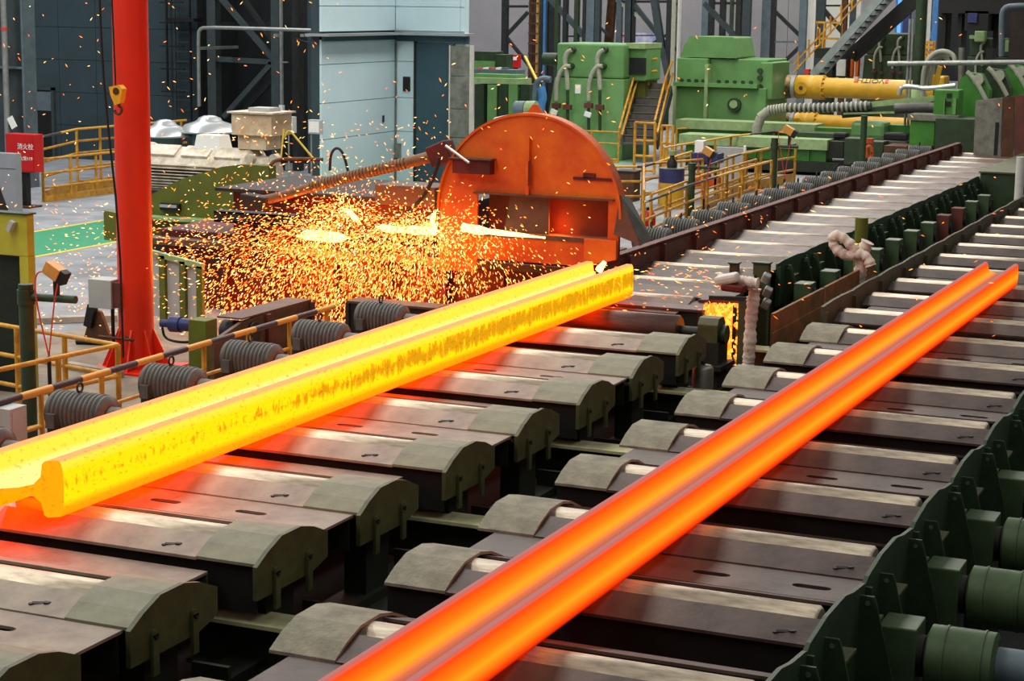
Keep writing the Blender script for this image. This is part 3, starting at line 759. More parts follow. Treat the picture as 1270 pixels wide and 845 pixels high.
# floor markings
w0, w1, w2, w3 = at(-60, 300, FZ), at(160, 274, FZ), at(160, 297, FZ), at(-60, 337, FZ)
xa, xb = (w0.x+w1.x)/2, (w2.x+w3.x)/2
t = thing('painted_walkway', 'green painted walkway with yellow border lines on the concrete floor', 'floor marking', ((xa+xb)/2, 30, FZ))
MB().box(xa, xb, 20, 50, FZ, FZ+.006).build('green_strip', 'walkway_green', t)
MB().box(xa-.12, xa, 20, 50, FZ, FZ+.008).build('border_line', 'line_yellow', t)
MB().box(xb, xb+.12, 20, 50, FZ, FZ+.008).build('border_line', 'line_yellow', t)

# yellow enclosure rails in the left background
e0, e1 = at(54, 251, FZ), at(200, 232, FZ)
t = railing('pit_railing', 'yellow pipe railing with toe board around the pit beside the hydrant box, front run', [[(e0.x, e0.y), (e1.x, e1.y)]], FZ, (1.02, .68, .34), ('yellow_rail',)*3, [lerp2(e0, e1, f) for f in (0, .22, .43, .64, .85)], .035, .14)
f0, f1 = (e0.x-.9, e0.y+2.6), (e1.x-.9, e1.y+2.6)
t = railing('pit_railing', 'yellow and black topped railing behind the front run beside the hydrant box', [[(e0.x, e0.y), f0, f1]], FZ, (1.55, 1.25, .95, .6), ('rail_striped_x', 'yellow_rail', 'yellow_rail', 'yellow_rail'), [(e0.x, e0.y), f0] + [lerp2(f0, f1, f) for f in (.2, .45, .7, .95)], .035, .26)

# ventilators behind the large motor
def vent(px, py0, py1, wpx, Y, label):
    a, b = atY(px-wpx/2, (py0+py1)/2, Y), atY(px+wpx/2, (py0+py1)/2, Y); R = (b.x-a.x)/2; cx = (a.x+b.x)/2
    zt, zb = atY(px, py0, Y).z, atY(px, py1, Y).z; H = zt-zb
    t = thing('roof_ventilator', label, 'ventilator', (cx, Y, FZ))
    MB().lathe((cx, Y, zb), (0, 0, 1), [(R*.98, -.02), (R, 0), (R*.97, H*.06), (R*.82, H*.42), (R*.5, H*.6), (R*.42, H*.68), (R*.36, H*.84), (R*.2, H*.97), (.02, H)], 40).build('dome', 'vent_grey', t)
    MB().cyl((cx, Y, FZ), (cx, Y, zb), R*.62, 28).build('duct', 'steel_bluegrey', t)
    return t
vent(205, 148, 168, 58, 36, 'grey domed ventilator partly hidden behind the red column')
vent(260, 143, 163, 64, 36.4, 'grey domed ventilator beside the cream terminal box')

# large cream motor
Yb = 31.0
l, r_ = atY(178, 208, Yb), atY(346, 206, Yb); zc = atY(260, 206, Yb).z - .12; R = .46
t = thing('large_motor', 'large cream electric motor with dark cooling fins behind the sparks', 'motor', (l.x+1.3, Yb, FZ))
MB().cyl((l.x, Yb, zc), (r_.x-.6, Yb, zc), R, 36).build('body', 'motor_cream', t)
MB().lathe((l.x-.12, Yb, zc), (1, 0, 0), [(.3, 0), (R+.04, .05), (R+.06, .12), (R+.06, .3), (R, .32)], 36).build('end_bell', 'motor_cream', t)
MB().lathe((r_.x-.62, Yb, zc), (1, 0, 0), [(R, 0), (R+.05, .03), (R+.05, .12), (.36, .2), (.36, .45), (.3, .55)], 36).build('drive_end', 'motor_cream', t)
for i in range(13):
    a = .3 - i*.115
    c0 = Vector((0, -_c(a)*(R+.03), _s(a)*(R+.03)))
    MB().obox((l.x+(r_.x-.7-l.x)/2+.15, Yb+c0.y, zc+c0.z), (r_.x-.8-l.x, .07, .018), (-a, 0, 0)).build('cooling_fin', 'motor_cream' if i % 1 == 0 else 'fin_dark', t)
MB().cyl((l.x+.2, Yb, zc-.03), (r_.x-.66, Yb, zc-.03), R+.005, 30).build('fin_recess', 'fin_dark', t)
MB().box(l.x+.3, r_.x-.7, Yb-.5, Yb+.5, FZ, zc-R+.1).build('plinth', 'steel_dark', t)
for i in range(3):
    x = l.x+.35+i*.72
    MB().obox((x+.3, Yb-.24, zc+R*.86), (.58, .32, .05), (.55, 0, 0)).build('top_cover', 'motor_cream', t, .01)
for px in (312, 342):
    q = atY(px, 197, Yb-.4); MB().cyl((q.x, Yb-.5, q.z), (q.x, Yb-.36, q.z), .09, 16).build('bolted_boss', 'motor_cream', t)
q0, q1 = atY(247, 180, Yb), atY(280, 168, Yb)
MB().hexa([(q0.x, Yb-.2, q0.z-.1), (q1.x, Yb-.2, q0.z-.1), (q1.x, Yb+.25, q0.z-.1), (q0.x, Yb+.25, q0.z-.1), (q0.x+.05, Yb-.16, q1.z), (q1.x-.05, Yb-.16, q1.z), (q1.x-.05, Yb+.2, q1.z), (q0.x+.05, Yb+.2, q1.z)]).build('grease_box', 'white', t)
# cream terminal box
u0, u1, m0_, m1_, l0_ = atY(294, 137, Yb), atY(342, 137, Yb), atY(298, 166, Yb), atY(344, 166, Yb), atY(302, 184, Yb)
t2 = thing('terminal_box', 'two-tier cream terminal box standing on the large motor', 'box', ((u0.x+u1.x)/2, Yb, l0_.z))
MB().box(u0.x+.06, u1.x+.08, Yb-.3, Yb+.45, m0_.z, u0.z-.03).build('upper_case', 'cream', t2, .008)
MB().box(u0.x, u1.x+.14, Yb-.36, Yb+.5, u0.z-.03, u0.z).build('lid', 'motor_cream', t2)
MB().box(l0_.x, l0_.x+.6, Yb-.2, Yb+.35, l0_.z, m0_.z).build('lower_case', 'cream', t2, .008)
MB().box(u0.x+.3, u0.x+.75, Yb-.1, Yb+.3, u0.z, u0.z+.07).build('nameplate_block', 'box_grey', t2)
# white small boxes and yellow cables beside
for (xa_, ya_, xb_, yb_, lab) in [(354, 145, 364, 165, 'narrow white wall box beside the cream terminal box'), (382, 149, 397, 166, 'pale grey wall box left of the light blue cabin')]:
    Yq = 40.0; a, b = atY(xa_, yb_, Yq), atY(xb_, ya_, Yq)
    t3 = thing('wall_box', lab, 'box', (a.x, Yq, a.z)); MB().box(a.x, b.x, Yq, Yq+.15, a.z, b.z).build('case', 'box_grey', t3, .01); MB().box(a.x+.03, b.x-.03, Yq-.012, Yq, a.z+.04, b.z-.04).build('lid', 'white', t3)
    MB().cyl((a.x+.06, Yq+.05, FZ), (a.x+.06, Yq+.05, a.z), .02, 8).build('conduit', 'pipe_grey', t3)
tag(MB().tube([atY(352, 160, Yb), atY(350, 180, Yb-.1), atY(348, 200, Yb-.2)], .02, 6, 1).build('cable', 'line_yellow'), 'yellow green cable hanging straight from the cream terminal box', 'cable')
tag(MB().tube([atY(352, 172, Yb), atY(358, 160, Yb+.1), atY(368, 172, Yb+.1), atY(388, 196, Yb+.1)], .02, 6, 2).build('cable', 'line_yellow'), 'yellow cable arching right from the cream terminal box', 'cable')

# olive guard
Yg = 29.0
t = thing('olive_guard', 'large olive green belt guard plate below the large cream motor', 'guard', (atY(260, 250, Yg).x, Yg, FZ))
pl_ = [atY(*p, Yg) for p in [(150, 262), (190, 240), (225, 222), (275, 207), (300, 204), (333, 206), (336, 300), (150, 300)]]
MB().prism([(p.x, p.z) for p in pl_], 'y', Yg, Yg+.25).build('plate', 'olive_guard', t, .01)
s0, s1 = atY(178, 268, Yg-.1), atY(300, 268, Yg-.1)
MB().box(s0.x-.6, s1.x, Yg-.3, Yg, s0.z-.03, s0.z+.02).build('ledge', 'green_pale', t)
p_ = atY(213, 257, Yg)
MB().box(p_.x-.2, p_.x+.2, Yg-.08, Yg, p_.z-.06, p_.z+.07).build('slot_box', 'black', t)
MB().box(p_.x-.19, p_.x+.16, Yg-.1, Yg-.06, p_.z+.0, p_.z+.05).build('slot_lip', 'vent_grey', t)
o_ = atY(138, 280, 27.0)
tag(MB().prism([(o_.x-.15, o_.z-.25), (o_.x+.25, o_.z-.25), (o_.x+.25, o_.z+.2), (o_.x-.15, o_.z+.25)], 'y', 27, 27.2).build('olive_plate', 'olive_guard', bevel=.01), 'small olive plate peeping out left of the red column', 'plate')

# ================================================================== saw
YS = 25.2
t = thing('saw_hood', 'big orange semicircular saw hood at the end of the yellow beam', 'saw hood', (-10.65, YS, FZ))
CX, CZ, RS = -10.64, 1.0, 1.39
def arc(a0, a1, n=28): return [(CX+RS*_c(a0+(a1-a0)*i/n), CZ+RS*_s(a0+(a1-a0)*i/n)) for i in range(n+1)]
zo = 1.26; za = math.asin((zo-CZ)/RS)
MB().prism(arc(za, PI-za), 'y', YS, YS+.04).build('face_plate', 'saw_orange', t)
MB().prism([(-12.05, .1), (-11.43, .1), (-11.43, zo), (CX+RS*_c(PI-za), zo), (-12.03, CZ)], 'y', YS, YS+.04).build('face_plate', 'saw_orange', t)
MB().prism([(-9.42, .44), (-9.28, .44), (-9.24, 1.0), (CX+RS*_c(za), zo), (-9.42, zo)], 'y', YS, YS+.04).build('face_plate', 'saw_orange', t)
MB().prism([(-11.43, .3), (-9.7, .3), (-9.42, .44), (-9.42, .70), (-11.43, .72)], 'y', YS, YS+.04).build('face_plate', 'saw_orange', t)
MB().box(-11.43, -9.4, YS+.42, YS+.46, .3, zo+.1).build('back_plate', 'saw_red', t)
rim = []
A = arc(-.0, PI, 40)
mb = MB()
for i in range(40):
    (xa_, za_), (xb_, zb_) = A[i], A[i+1]
    na = ((xa_-CX)/RS, (za_-CZ)/RS); nb = ((xb_-CX)/RS, (zb_-CZ)/RS)
    mb.hexa([(xa_, YS-.03, za_), (xb_, YS-.03, zb_), (xb_, YS+.2, zb_), (xa_, YS+.2, za_), (xa_+na[0]*.035, YS-.03, za_+na[1]*.035), (xb_+nb[0]*.035, YS-.03, zb_+nb[1]*.035), (xb_+nb[0]*.035, YS+.2, zb_+nb[1]*.035), (xa_+na[0]*.035, YS+.2, za_+na[1]*.035)])
mb.build('rim', 'saw_orange', t)
MB().box(-11.47, -9.32, YS-.07, YS+.0, zo-.012, zo+.012).build('lip', 'saw_brown', t)
MB().box(CX-.02, CX+.03, YS-.06, YS, zo, 2.1).build('centre_rib', 'saw_orange', t)
MB().prism([(-11.05, .66), (-10.35, .66), (-10.35, zo-.02), (-10.95, zo-.02)], 'y', YS+.08, YS+.12).build('blade_guard_tongue', 'saw_brown', t)
MB().box(-11.45, -9.42, YS-.02, YS+.3, .64, .7).build('lower_sill', 'saw_brown', t)
MB().prism([(CX-.16, 2.37), (CX+.16, 2.37), (CX+.04, 2.53), (CX-.04, 2.53)], 'y', YS+.2, YS+.24).build('lifting_lug', 'saw_orange', t)
q0, q1 = atY(567, 196, YS), atY(613, 216, YS)
b_ = MB().box(q0.x, q1.x, YS-.16, YS, q1.z, q0.z).build('bracket_box', 'saw_red', t)
MB().box(q0.x-.05, q1.x+.03, YS-.2, YS, q0.z, q0.z+.02).build('bracket_lid', 'saw_brown', b_)
MB().tube([atY(553, 181, YS-.1), atY(582, 202, YS-.25)], .02, 8).build('grease_pipe', 'vent_grey', t)
MB().box(-9.95, -9.36, YS-.02, YS, 1.52, 1.56).build('scorch_streak', 'saw_red', t)
MB().box(-9.8, -9.62, YS-.02, YS, 1.55, 1.62).build('scorch_streak', 'saw_red', t)
MB().box(-10.62, -10.58, YS-.064, YS-.058, 1.4, 1.75).build('scorch_streak', 'saw_red', t)
# flared chute on the right of the hood
pc = [atY(769, 242, YS), atY(761, 291, YS-.05), atY(794, 304, YS-.05)]; pg = [atY(781, 245, YS+.3), atY(809, 297, YS+.3)]
t = thing('spark_chute', 'brown triangular steel chute flaring out right of the orange saw hood', 'chute', (pc[0].x, YS, pc[1].z))
n_ = Vector((.0, .03, 0)); v_ = pc + [p+n_ for p in pc]
MB().add(v_, [(0, 1, 2), (5, 4, 3), (0, 3, 4, 1), (1, 4, 5, 2), (2, 5, 3, 0)]).build('front_plate', 'saw_brown', t)
q_ = [pc[0]+Vector((.01, 0, 0)), pc[2]+Vector((.01, .02, 0)), pg[1], pg[0]]; d_ = Vector((-.03, 0, -.02))
MB().hexa(q_ + [p+d_ for p in q_]).build('side_plate', 'motor_grey', t)
MB().prism([(-9.75, .31), (-9.27, .43), (-9.27, .7), (-9.75, .7)], 'y', YS-.06, YS-.02).build('skirt', 'saw_orange', t)

# saw body
t = thing('sliding_saw', 'dark red sliding saw machine behind the flying sparks', 'machine', (-13.5, 26.5, FZ))
MB().box(-17.3, -11.9, 25.9, 28.4, FZ, .32).build('base_block', 'saw_red', t, .02)
MB().box(-11.9, -9.95, 25.75, 27.5, FZ, .3).build('front_block', 'saw_red', t, .02)
MB().box(-16.2, -12.2, 26.3, 28.6, .32, .95).build('upper_block', 'saw_red', t, .03)
MB().box(-16.4, -12.0, 26.1, 28.7, .95, 1.0).build('deck_plate', 'fin_dark', t)
MB().box(-17.4, -10.0, 25.6, 25.9, .1, .2).build('front_rail', 'saw_brown', t)
for i in range(8): MB().box(-17+i*.95, -16.92+i*.95, 25.72, 25.9, FZ, .1).build('rib', 'saw_red', t)
MB().box(-13.3, -12.3, 25.6, 26.3, .95, 1.25).build('ledge_box', 'saw_brown', t, .02)
k0, k1 = atY(265, 262, 25.3), atY(362, 281, 25.3)
t = thing('black_channel', 'short black steel channel lying across the saw machine amid the sparks', 'channel', (k0.x, 25.3, k1.z))
MB().box(k0.x, k1.x, 25.3, 25.36, k1.z, k0.z).build('web', 'black', t)
MB().box(k0.x, k1.x, 25.3, 25.55, k0.z-.02, k0.z+.01).build('top_flange', 'steel_dark', t)
MB().box(k0.x, k1.x, 25.3, 25.55, k1.z-.01, k1.z+.02).build('bottom_flange', 'black', t)
MB().box(k0.x+.3, k0.x+.45, 25.4, 25.9, k1.z-.6, k1.z).build('support', 'saw_red', t)
MB().box(k1.x-.45, k1.x-.3, 25.4, 25.9, k1.z-.6, k1.z).build('support', 'saw_red', t)
# corrugated arm
pts = [atY(318, 250, 25.1), atY(352, 243, 25.1), atY(400, 228, 25.15), atY(450, 215, 25.2), atY(505, 202, 25.3), atY(548, 191, 25.45)]
t = thing('corrugated_hose', 'rust coloured corrugated hose rising from left to the orange saw hood', 'hose', tuple(pts[0]))
MB().tube(pts, .07, 12, 2).build('tube', 'hose_rust', t)
P_ = []
for i in range(len(pts)-1):
    for f in range(13): P_.append(pts[i].lerp(pts[i+1], f/13))
mb = MB()
for i in range(22, len(P_)-1):
    d = (P_[i+1]-P_[i]).normalized(); mb.cyl(P_[i]-d*.02, P_[i]+d*.02, .085, 12)
o = mb.build('corrugation', 'hose_rust', t)
MB().obox(tuple(pts[0]), (.45, .25, .2), (0, .1, 0)).build('end_socket', 'fin_dark', t, .02)
q = atY(545, 190, 25.3); MB().obox(tuple(q+Vector((.05, -.02, 0))), (.34, .3, .3), (0, -.4, 0)).build('elbow_box', 'saw_red', t, .02)
tag(MB().tube([atY(545, 195, 25.0), atY(540, 215, 25.0), atY(528, 240, 25.0), atY(520, 250, 25.0), atY(500, 268, 25.1)], .03, 8, 2).build('loop_cable', 'fin_dark'), 'dark cable looping down from the hose end left of the saw hood', 'cable')
tag(MB().tube([atY(409, 212, 26.2), atY(410, 190, 26.2), atY(418, 182, 26.2), atY(426, 190, 26.2), atY(432, 214, 26.2)], .022, 8, 2).build('hook_loop', 'black'), 'black wire loop sticking up above the saw machine deck', 'wire')
tag(MB().tube([atY(362, 268, 25.0), atY(370, 286, 25.0), atY(390, 299, 25.0), atY(415, 302, 25.0), atY(434, 297, 25.0)], .025, 8, 2).build('hook_bar', 'fin_dark'), 'dark curved bar under the white-hot glow amid the sparks', 'bar')
tag(MB().tube([atY(335, 205, 26.3), atY(342, 198, 26.4), atY(370, 197, 26.6), atY(400, 198, 26.6)], .03, 8, 2).build('bent_pipe', 'rust_brown'), 'bent brown pipe lying along the back of the saw machine', 'pipe')

# pale panel frame, blue cylinder, steel box, dark cabinet
Yp = 24.2
c = [atY(*p, Yp) for p in [(188, 312), (250, 330), (252, 398), (188, 392)]]
t = thing('panel_fence', 'low pale panel fence with green posts between column and sparks', 'fence', (c[0].x, Yp, FZ))
MB().prism([(p.x, p.z) for p in c], 'y', Yp, Yp+.03).build('panel', 'box_grey', t)
MB().bar(c[0]+Vector((-.05, -.03, 0)), c[1]+Vector((.05, -.03, 0)), .08, .08).build('top_rail', 'green_pale', t)
for px in (204, 229, 250):
    q = atY(px, 350, Yp); f = (px-188)/62; zt = c[0].z+(c[1].z-c[0].z)*f
    MB().box(q.x-.05, q.x+.05, Yp-.07, Yp, FZ, zt).build('post', 'olive_guard', t)
Yc = 20.9
a, b = atY(200, 401, Yc), atY(245, 404, Yc)
t = thing('hydraulic_cylinder', 'dark blue hydraulic cylinder with a green end block right of the column', 'cylinder', (a.x, Yc, a.z))
MB().cyl(a, a.lerp(b, .3), .05, 16).build('rod', 'blue_cyl', t); MB().cyl(a.lerp(b, .28), a.lerp(b, .55), .105, 20).build('gland', 'blue_cyl', t); MB().cyl(a.lerp(b, .5), b, .085, 20).build('barrel', 'blue_cyl', t)
g = atY(252, 412, Yc); MB().box(g.x-.15, g.x+.12, Yc-.12, Yc+.15, FZ, g.z+.17).build('end_block', 'olive_guard', t, .01)
MB().tube([a.lerp(b, .05)+Vector((0, -.02, -.05)), atY(204, 420, Yc), atY(222, 425, Yc), atY(242, 424, Yc)], .018, 6, 2).build('hose', 'rubber', t)
t = thing('steel_trough', 'brown steel trough with curved end behind the striped handrail', 'trough', (-12.2, 20.4, FZ))
XT = -12.1; l_, m_, r2 = atX(268, 425, XT), atX(300, 400, XT), atX(372, 388, XT)
MB().prism([(l_.y-.05, FZ), (l_.y-.05, l_.z), (l_.y+.12, m_.z-.1), (m_.y, m_.z), (m_.y+.6, m_.z+.03), (r2.y+.3, m_.z+.03), (r2.y+.3, FZ)], 'x', XT-.05, XT).build('side_plate', 'saw_brown', t)
MB().box(XT-.35, XT, m_.y, r2.y+.3, m_.z+.03, m_.z+.05).build('top_plate', 'saw_brown', t)
MB().cyl((XT-.4, m_.y+.25, m_.z-.17), (XT+.04, m_.y+.25, m_.z-.17), .14, 24).build('end_roll', 'steel_dark', t)
for i in range(2): MB().box(XT, XT+.05, m_.y+.55+i*1.1, m_.y+.62+i*1.1, FZ, m_.z+.02).build('rib', 'rust_wall', t)
yd = 22.0; a, b = atY(429, 373, yd), atY(537, 383, yd)
t = thing('dark_cabinet', 'low dark cabinet with dusty lid behind the last ribbed motor', 'cabinet', (a.x+.5, yd, -.36))
MB().box(a.x+.02, b.x, yd+.02, yd+.32, -.36, a.z-.03).build('case', 'fin_dark', t)
MB().box(a.x, b.x+.05, yd, yd+.36, a.z-.03, a.z).build('lid', 'saw_brown', t)
MB().box(a.x, a.x+.05, yd-.02, yd+.02, -.36, a.z-.03).build('corner_post', 'steel_dark', t)
# brackets and debris on the left floor
q = at(118, 428, FZ)
t = thing('rusty_bracket', 'rusty triangular bracket with a black pad on the floor left of the column', 'bracket', (q.x, q.y, FZ))
MB().prism([(q.x-.22, FZ), (q.x+.3, FZ), (q.x+.1, FZ+.48), (q.x-.04, FZ+.52)], 'y', q.y, q.y+.06).build('plate', 'rust_brown', t)
MB().obox((q.x-.04, q.y-.03, FZ+.42), (.12, .1, .32), (0, .25, 0)).build('pad', 'black', t)
MB().cyl((q.x-.25, q.y-.1, FZ+.04), (q.x+.4, q.y+.1, FZ+.04), .035, 8).build('tie_rod', 'black', t)
for j, (x0_, y0_, x1_, y1_, w_, lab) in enumerate([(35, 402, 145, 398, .18, 'long flat pale timber on the floor left of the red column, farther one'), (85, 458, 150, 470, .12, 'short flat timber on the floor at the red column foot')]):
    a, b = at(x0_, y0_, FZ), at(x1_, y1_, FZ)
    tag(MB().bar(a+Vector((0, 0, .05)), b+Vector((0, 0, .05)), w_, .1).build('timber', 'concrete_dusty', bevel=.01), lab, 'timber')
q = at(192, 466, FZ)
tag(MB().box(cp.x-.7, cp.x+.7, cp.y-.7, cp.y+.7, FZ-.02, FZ+.0).build('footing', 'concrete_dusty'), 'dusty concrete footing under the red column', 'footing')

# ================================================================== fire: white-hot slag, sparks
YF = 24.95
t = thing('slag_stream', 'white-hot slag streams spraying from the saw cut', 'slag', tuple(atY(535, 288, YF)))
def blob(pts, rs, name='jet'):
    n = len(pts)-1
    P = [atY(x, y, YF) for x, y in pts]
    MB().tube(P, lambda f: rs[min(int(f*(len(rs)-1)+.5), len(rs)-1)]*(1+.15*_s(f*40)), 8, 1).build(name, 'white_hot', t)
blob([(466, 281), (480, 284), (500, 285), (520, 286), (540, 286)], [.02, .05, .05, .06, .07])
blob([(535, 289), (536, 278), (537, 268), (541, 262)], [.05, .045, .04, .01])
blob([(574, 282), (590, 285), (612, 288), (640, 291), (676, 295)], [.07, .06, .045, .03, .015])
blob([(368, 293), (382, 291), (402, 293), (420, 295), (434, 295)], [.02, .07, .085, .07, .02])
blob([(424, 258), (432, 262), (440, 270), (446, 276)], [.01, .04, .05, .01])
blob([(720, 365), (722, 375)], [.03, .01])
blob([(742, 336), (750, 325)], [.05, .03])
for (px, py, e) in [(500, 322, 150), (370, 322, 190), (690, 283, 40)]:
    d = bpy.data.lights.new('spark_fire', 'POINT'); d.energy = e; d.color = (1, .2, .02); d.shadow_soft_size = .35
    lo_ = bpy.data.objects.new('spark_fire', d); lo_.location = atY(px, py, 25.05 if px < 600 else YS+.2); COL.objects.link(lo_)
def spark(mb, p, v, L_, w):
    d = v.normalized(); s = d.cross(Vector((.3, -1, .2))).normalized()*w; u = s.cross(d).normalized()*w
    o = len(mb.v)
    mb.v += [p-d*L_*.5, p+s*.5+u*.3, p-s*.5+u*.3, p-u*.6, p+d*L_*.5]
    mb.f += [(o, o+1, o+2), (o, o+2, o+3), (o, o+3, o+1), (o+4, o+2, o+1), (o+4, o+3, o+2), (o+4, o+1, o+3)]; mb.sm += [False]*6
SPK = {'spark_a': MB(), 'spark_b': MB(), 'spark_c': MB(), 'spark_white': MB()}
def pick(wts): return random.choices(list(SPK), wts)[0]
G = Vector((0, 0, -9.8))
srcs = [atY(536, 284, YF), atY(500, 286, YF), atY(600, 288, YF), atY(400, 292, YF), atY(432, 265, YF)]
n = 0
while n < 10500:
    s0 = random.choices(srcs, [4, 3, 2, 3, 2])[0]
    v = Vector((random.gauss(-1.8, 2.9), random.gauss(-.5, .5), random.gauss(.0, 1.25)))
    tm = random.random()**.62*.72
    p = s0 + v*tm + G*.5*tm*tm + Vector((random.gauss(0, .18), random.gauss(0, .12), random.gauss(0, .1)))
    if p.z < FZ+.02 or p.y > 25.5 or p.x > -9.6: continue
    d = (p-s0).length; vel = v + G*tm
    spark(SPK[pick([4, 5.5, 2.5, .7] if d < 1.2 else [4, 5, 2.5, .5])], p, vel, random.uniform(.022, .068), random.uniform(.009, .02)); n += 1
# glow cores
for _ in range(1000):
    s0 = random.choices(srcs[:1]+srcs[3:], [2, 3, 3])[0]
    a = random.uniform(0, 2*PI); r = abs(random.gauss(0, .32))
    p = s0 + Vector((_c(a)*r*1.3, random.gauss(-.1, .12), _s(a)*r*.8+.05))
    spark(SPK[pick([5, 3, .5, 3])], p, Vector((_c(a), 0, _s(a))), random.uniform(.02, .05), random.uniform(.01, .022))
# wide fliers, left and over the whole place
def fliers(n, x0, x1, y0, y1, Ya, Yb_, wts, horiz, Lr=(.025, .075), W_=(.008, .015)):
    for _ in range(n):
        p = atY(random.uniform(x0, x1), random.uniform(y0, y1), random.uniform(Ya, Yb_))
        if p.z < FZ+.03: continue
        a = random.gauss(0, .35) if horiz else random.uniform(-1.3, 1.3)
        spark(SPK[pick(wts)], p, Vector((_c(a), .1, _s(a))), random.uniform(*Lr), random.uniform(*W_))
fliers(420, 0, 260, 250, 420, 21, 25, [4, 3, 1, 2], True)
fliers(520, 190, 380, 270, 345, 23.5, 25.4, [4, 4, 2, 1], True)
fliers(330, 250, 560, 150, 270, 24, 27, [4, 4, 1, 1], False)
fliers(170, 0, 420, 0, 240, 22, 27, [3, 4, 1, 1], False)
fliers(90, 400, 760, 60, 260, 22, 26, [3, 4, 1, 1], False)
fliers(45, 560, 1260, 20, 180, 24, 30, [2, 4, 1, .5], False)
fliers(260, 690, 900, 325, 385, 23.0, 26, [2, 4, 2, .4], True, (.03, .09))
fliers(70, 770, 960, 230, 340, 24, 32, [2, 4, 2, .4], False)
fliers(60, 880, 1250, 220, 420, 20, 30, [1, 4, 3, .2], True, (.03, .08))
for nm, mb in SPK.items():
    o = mb.build('sparks', nm); o['kind'] = 'stuff'
    tag(o, {'spark_a': 'bright yellow flying sparks around the orange saw hood', 'spark_b': 'golden flying sparks around the orange saw hood', 'spark_c': 'deep orange flying sparks around the orange saw hood', 'spark_white': 'white-hot flying sparks around the orange saw hood'}[nm], 'sparks')
# glowing scale falling in the chute between the tables
for nm, lab in (('scale_glow', 'deep orange glowing scale falling between the two roller tables'), ('scale_glow_b', 'golden glowing scale falling between the two roller tables')):
    mb = MB()
    for _ in range(1100):
        f = random.random(); p = atY(random.uniform(874, 921), 378+105*f, 24.3+random.uniform(-.2, .2)-.0*f)
        spark(mb, p, Vector((random.gauss(0, .6), .1, -1)), random.uniform(.04, .09), random.uniform(.03, .06))
    o = mb.build('hot_scale', nm); tag(o, lab, 'hot scale', None, 'stuff')
t = thing('scale_chute', 'dark sloping chute plate behind the glowing falling scale', 'chute', (-7.3, 24.6, -1))
c = [atY(*p, 24.65) for p in [(866, 372), (924, 372), (924, 490), (866, 490)]]
MB().prism([(p.x, p.z) for p in c], 'y', 24.65, 24.7).build('back_plate', 'saw_red', t)
MB().box(c[1].x, c[1].x+.05, 24.1, 24.7, c[2].z, c[1].z).build('side_plate', 'green_deep', t)
# ================================================================== background: walls of the hall
def panel_wall(name, x0, x1, y, z0, z1, pw, ph, mat, gap=.02, depth=.06, back='steel_dark', xs=None, zs=None):
    o = struct(name, MB().box(x0, x1, y+depth, y+depth+.25, z0, z1), back)
    xs = xs or [x0+i*pw for i in range(int(math.ceil((x1-x0)/pw)))] + [x1]; zs = zs or [z0+i*ph for i in range(int(math.ceil((z1-z0)/ph)))] + [z1]
    for i in range(len(xs)-1):
        for j in range(len(zs)-1):
            MB().box(xs[i]+gap/2, xs[i+1]-gap/2, y, y+depth, zs[j]+gap/2, zs[j+1]-gap/2).build('panel', mat, o)
    return o
YW = 48.0
xl = atY(245, 100, YW).x; xcab = atY(397, 100, YW).x
panel_wall('wall_left', atY(-80, 100, YW).x-6, xl, YW, FZ, 9, 1.33, .98, 'wall_dark', gap=.012, zs=[FZ, .1, 1.08, 2.04, 3.0, 3.96, 4.9, 7, 9])
# recessed dark bay behind the steel frame
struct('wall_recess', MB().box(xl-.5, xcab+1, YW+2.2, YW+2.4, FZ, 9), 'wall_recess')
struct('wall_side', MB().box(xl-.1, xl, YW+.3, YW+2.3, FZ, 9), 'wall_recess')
# dim door opening with glazing in the left wall
q0, q1, q2 = atY(33, 190, YW-.05), atY(64, 112, YW-.05), atY(50, 137, YW-.05)
d = thing('doorway', 'dark doorway with a wire glass light in the left wall', 'door', (q0.x, YW, FZ))
MB().box(q0.x, q1.x, YW-.06, YW-.01, FZ, q1.z).build('leaf', 'black', d)
MB().box(q0.x, q1.x, YW-.08, YW-.06, q2.z, q1.z-.05).build('glass_light', 'steel_bluegrey', d)
MB().box(q1.x, q1.x+.1, YW-.1, YW, FZ, q1.z+.08).build('jamb', 'truss_dark', d)
MB().box(q0.x-.1, q1.x+.1, YW-.1, YW, q1.z, q1.z+.08).build('lintel', 'truss_dark', d)
# far left column with pipe
Yc2 = 40
a, b = atY(-20, 100, Yc2), atY(30, 100, Yc2)
t = thing('steel_column', 'grey steel H column at the far left frame edge', 'column', (b.x-.3, Yc2, FZ))
MB().box(b.x-.06, b.x, Yc2, Yc2+.5, FZ, 9).build('flange', 'steel_bluegrey', t)
MB().box(a.x, b.x-.06, Yc2+.2, Yc2+.26, FZ, 9).build('web', 'truss_dark', t)
q = atY(20, 84, Yc2); MB().box(a.x, b.x-.06, Yc2, Yc2+.24, q.z-.03, q.z+.02).build('stiffener', 'steel_bluegrey', t)
p_ = atY(7, 90, Yc2-.3)
t = thing('vertical_pipe', 'pale vertical pipe with a drooping white flap at the far left', 'pipe', (p_.x, Yc2-.3, FZ))
MB().cyl((p_.x, Yc2-.3, FZ), (p_.x, Yc2-.3, 9), .075, 12).build('pipe', 'pipe_grey', t)
q = atY(15, 152, Yc2-.35); MB().obox(tuple(q), (.18, .02, .3), (0, -.5, 0)).build('flap', 'white', t)
MB().tube([atY(11, 155, Yc2-.35), atY(14, 162, Yc2-.35), atY(19, 168, Yc2-.35)], .02, 6, 1).build('cable', 'rubber', t)
q = atY(6, 36, Yc2-.3); MB().cyl((p_.x, Yc2-.3, q.z-.04), (p_.x, Yc2-.3, q.z+.04), .085, 12).build('band', 'red_paint', t)

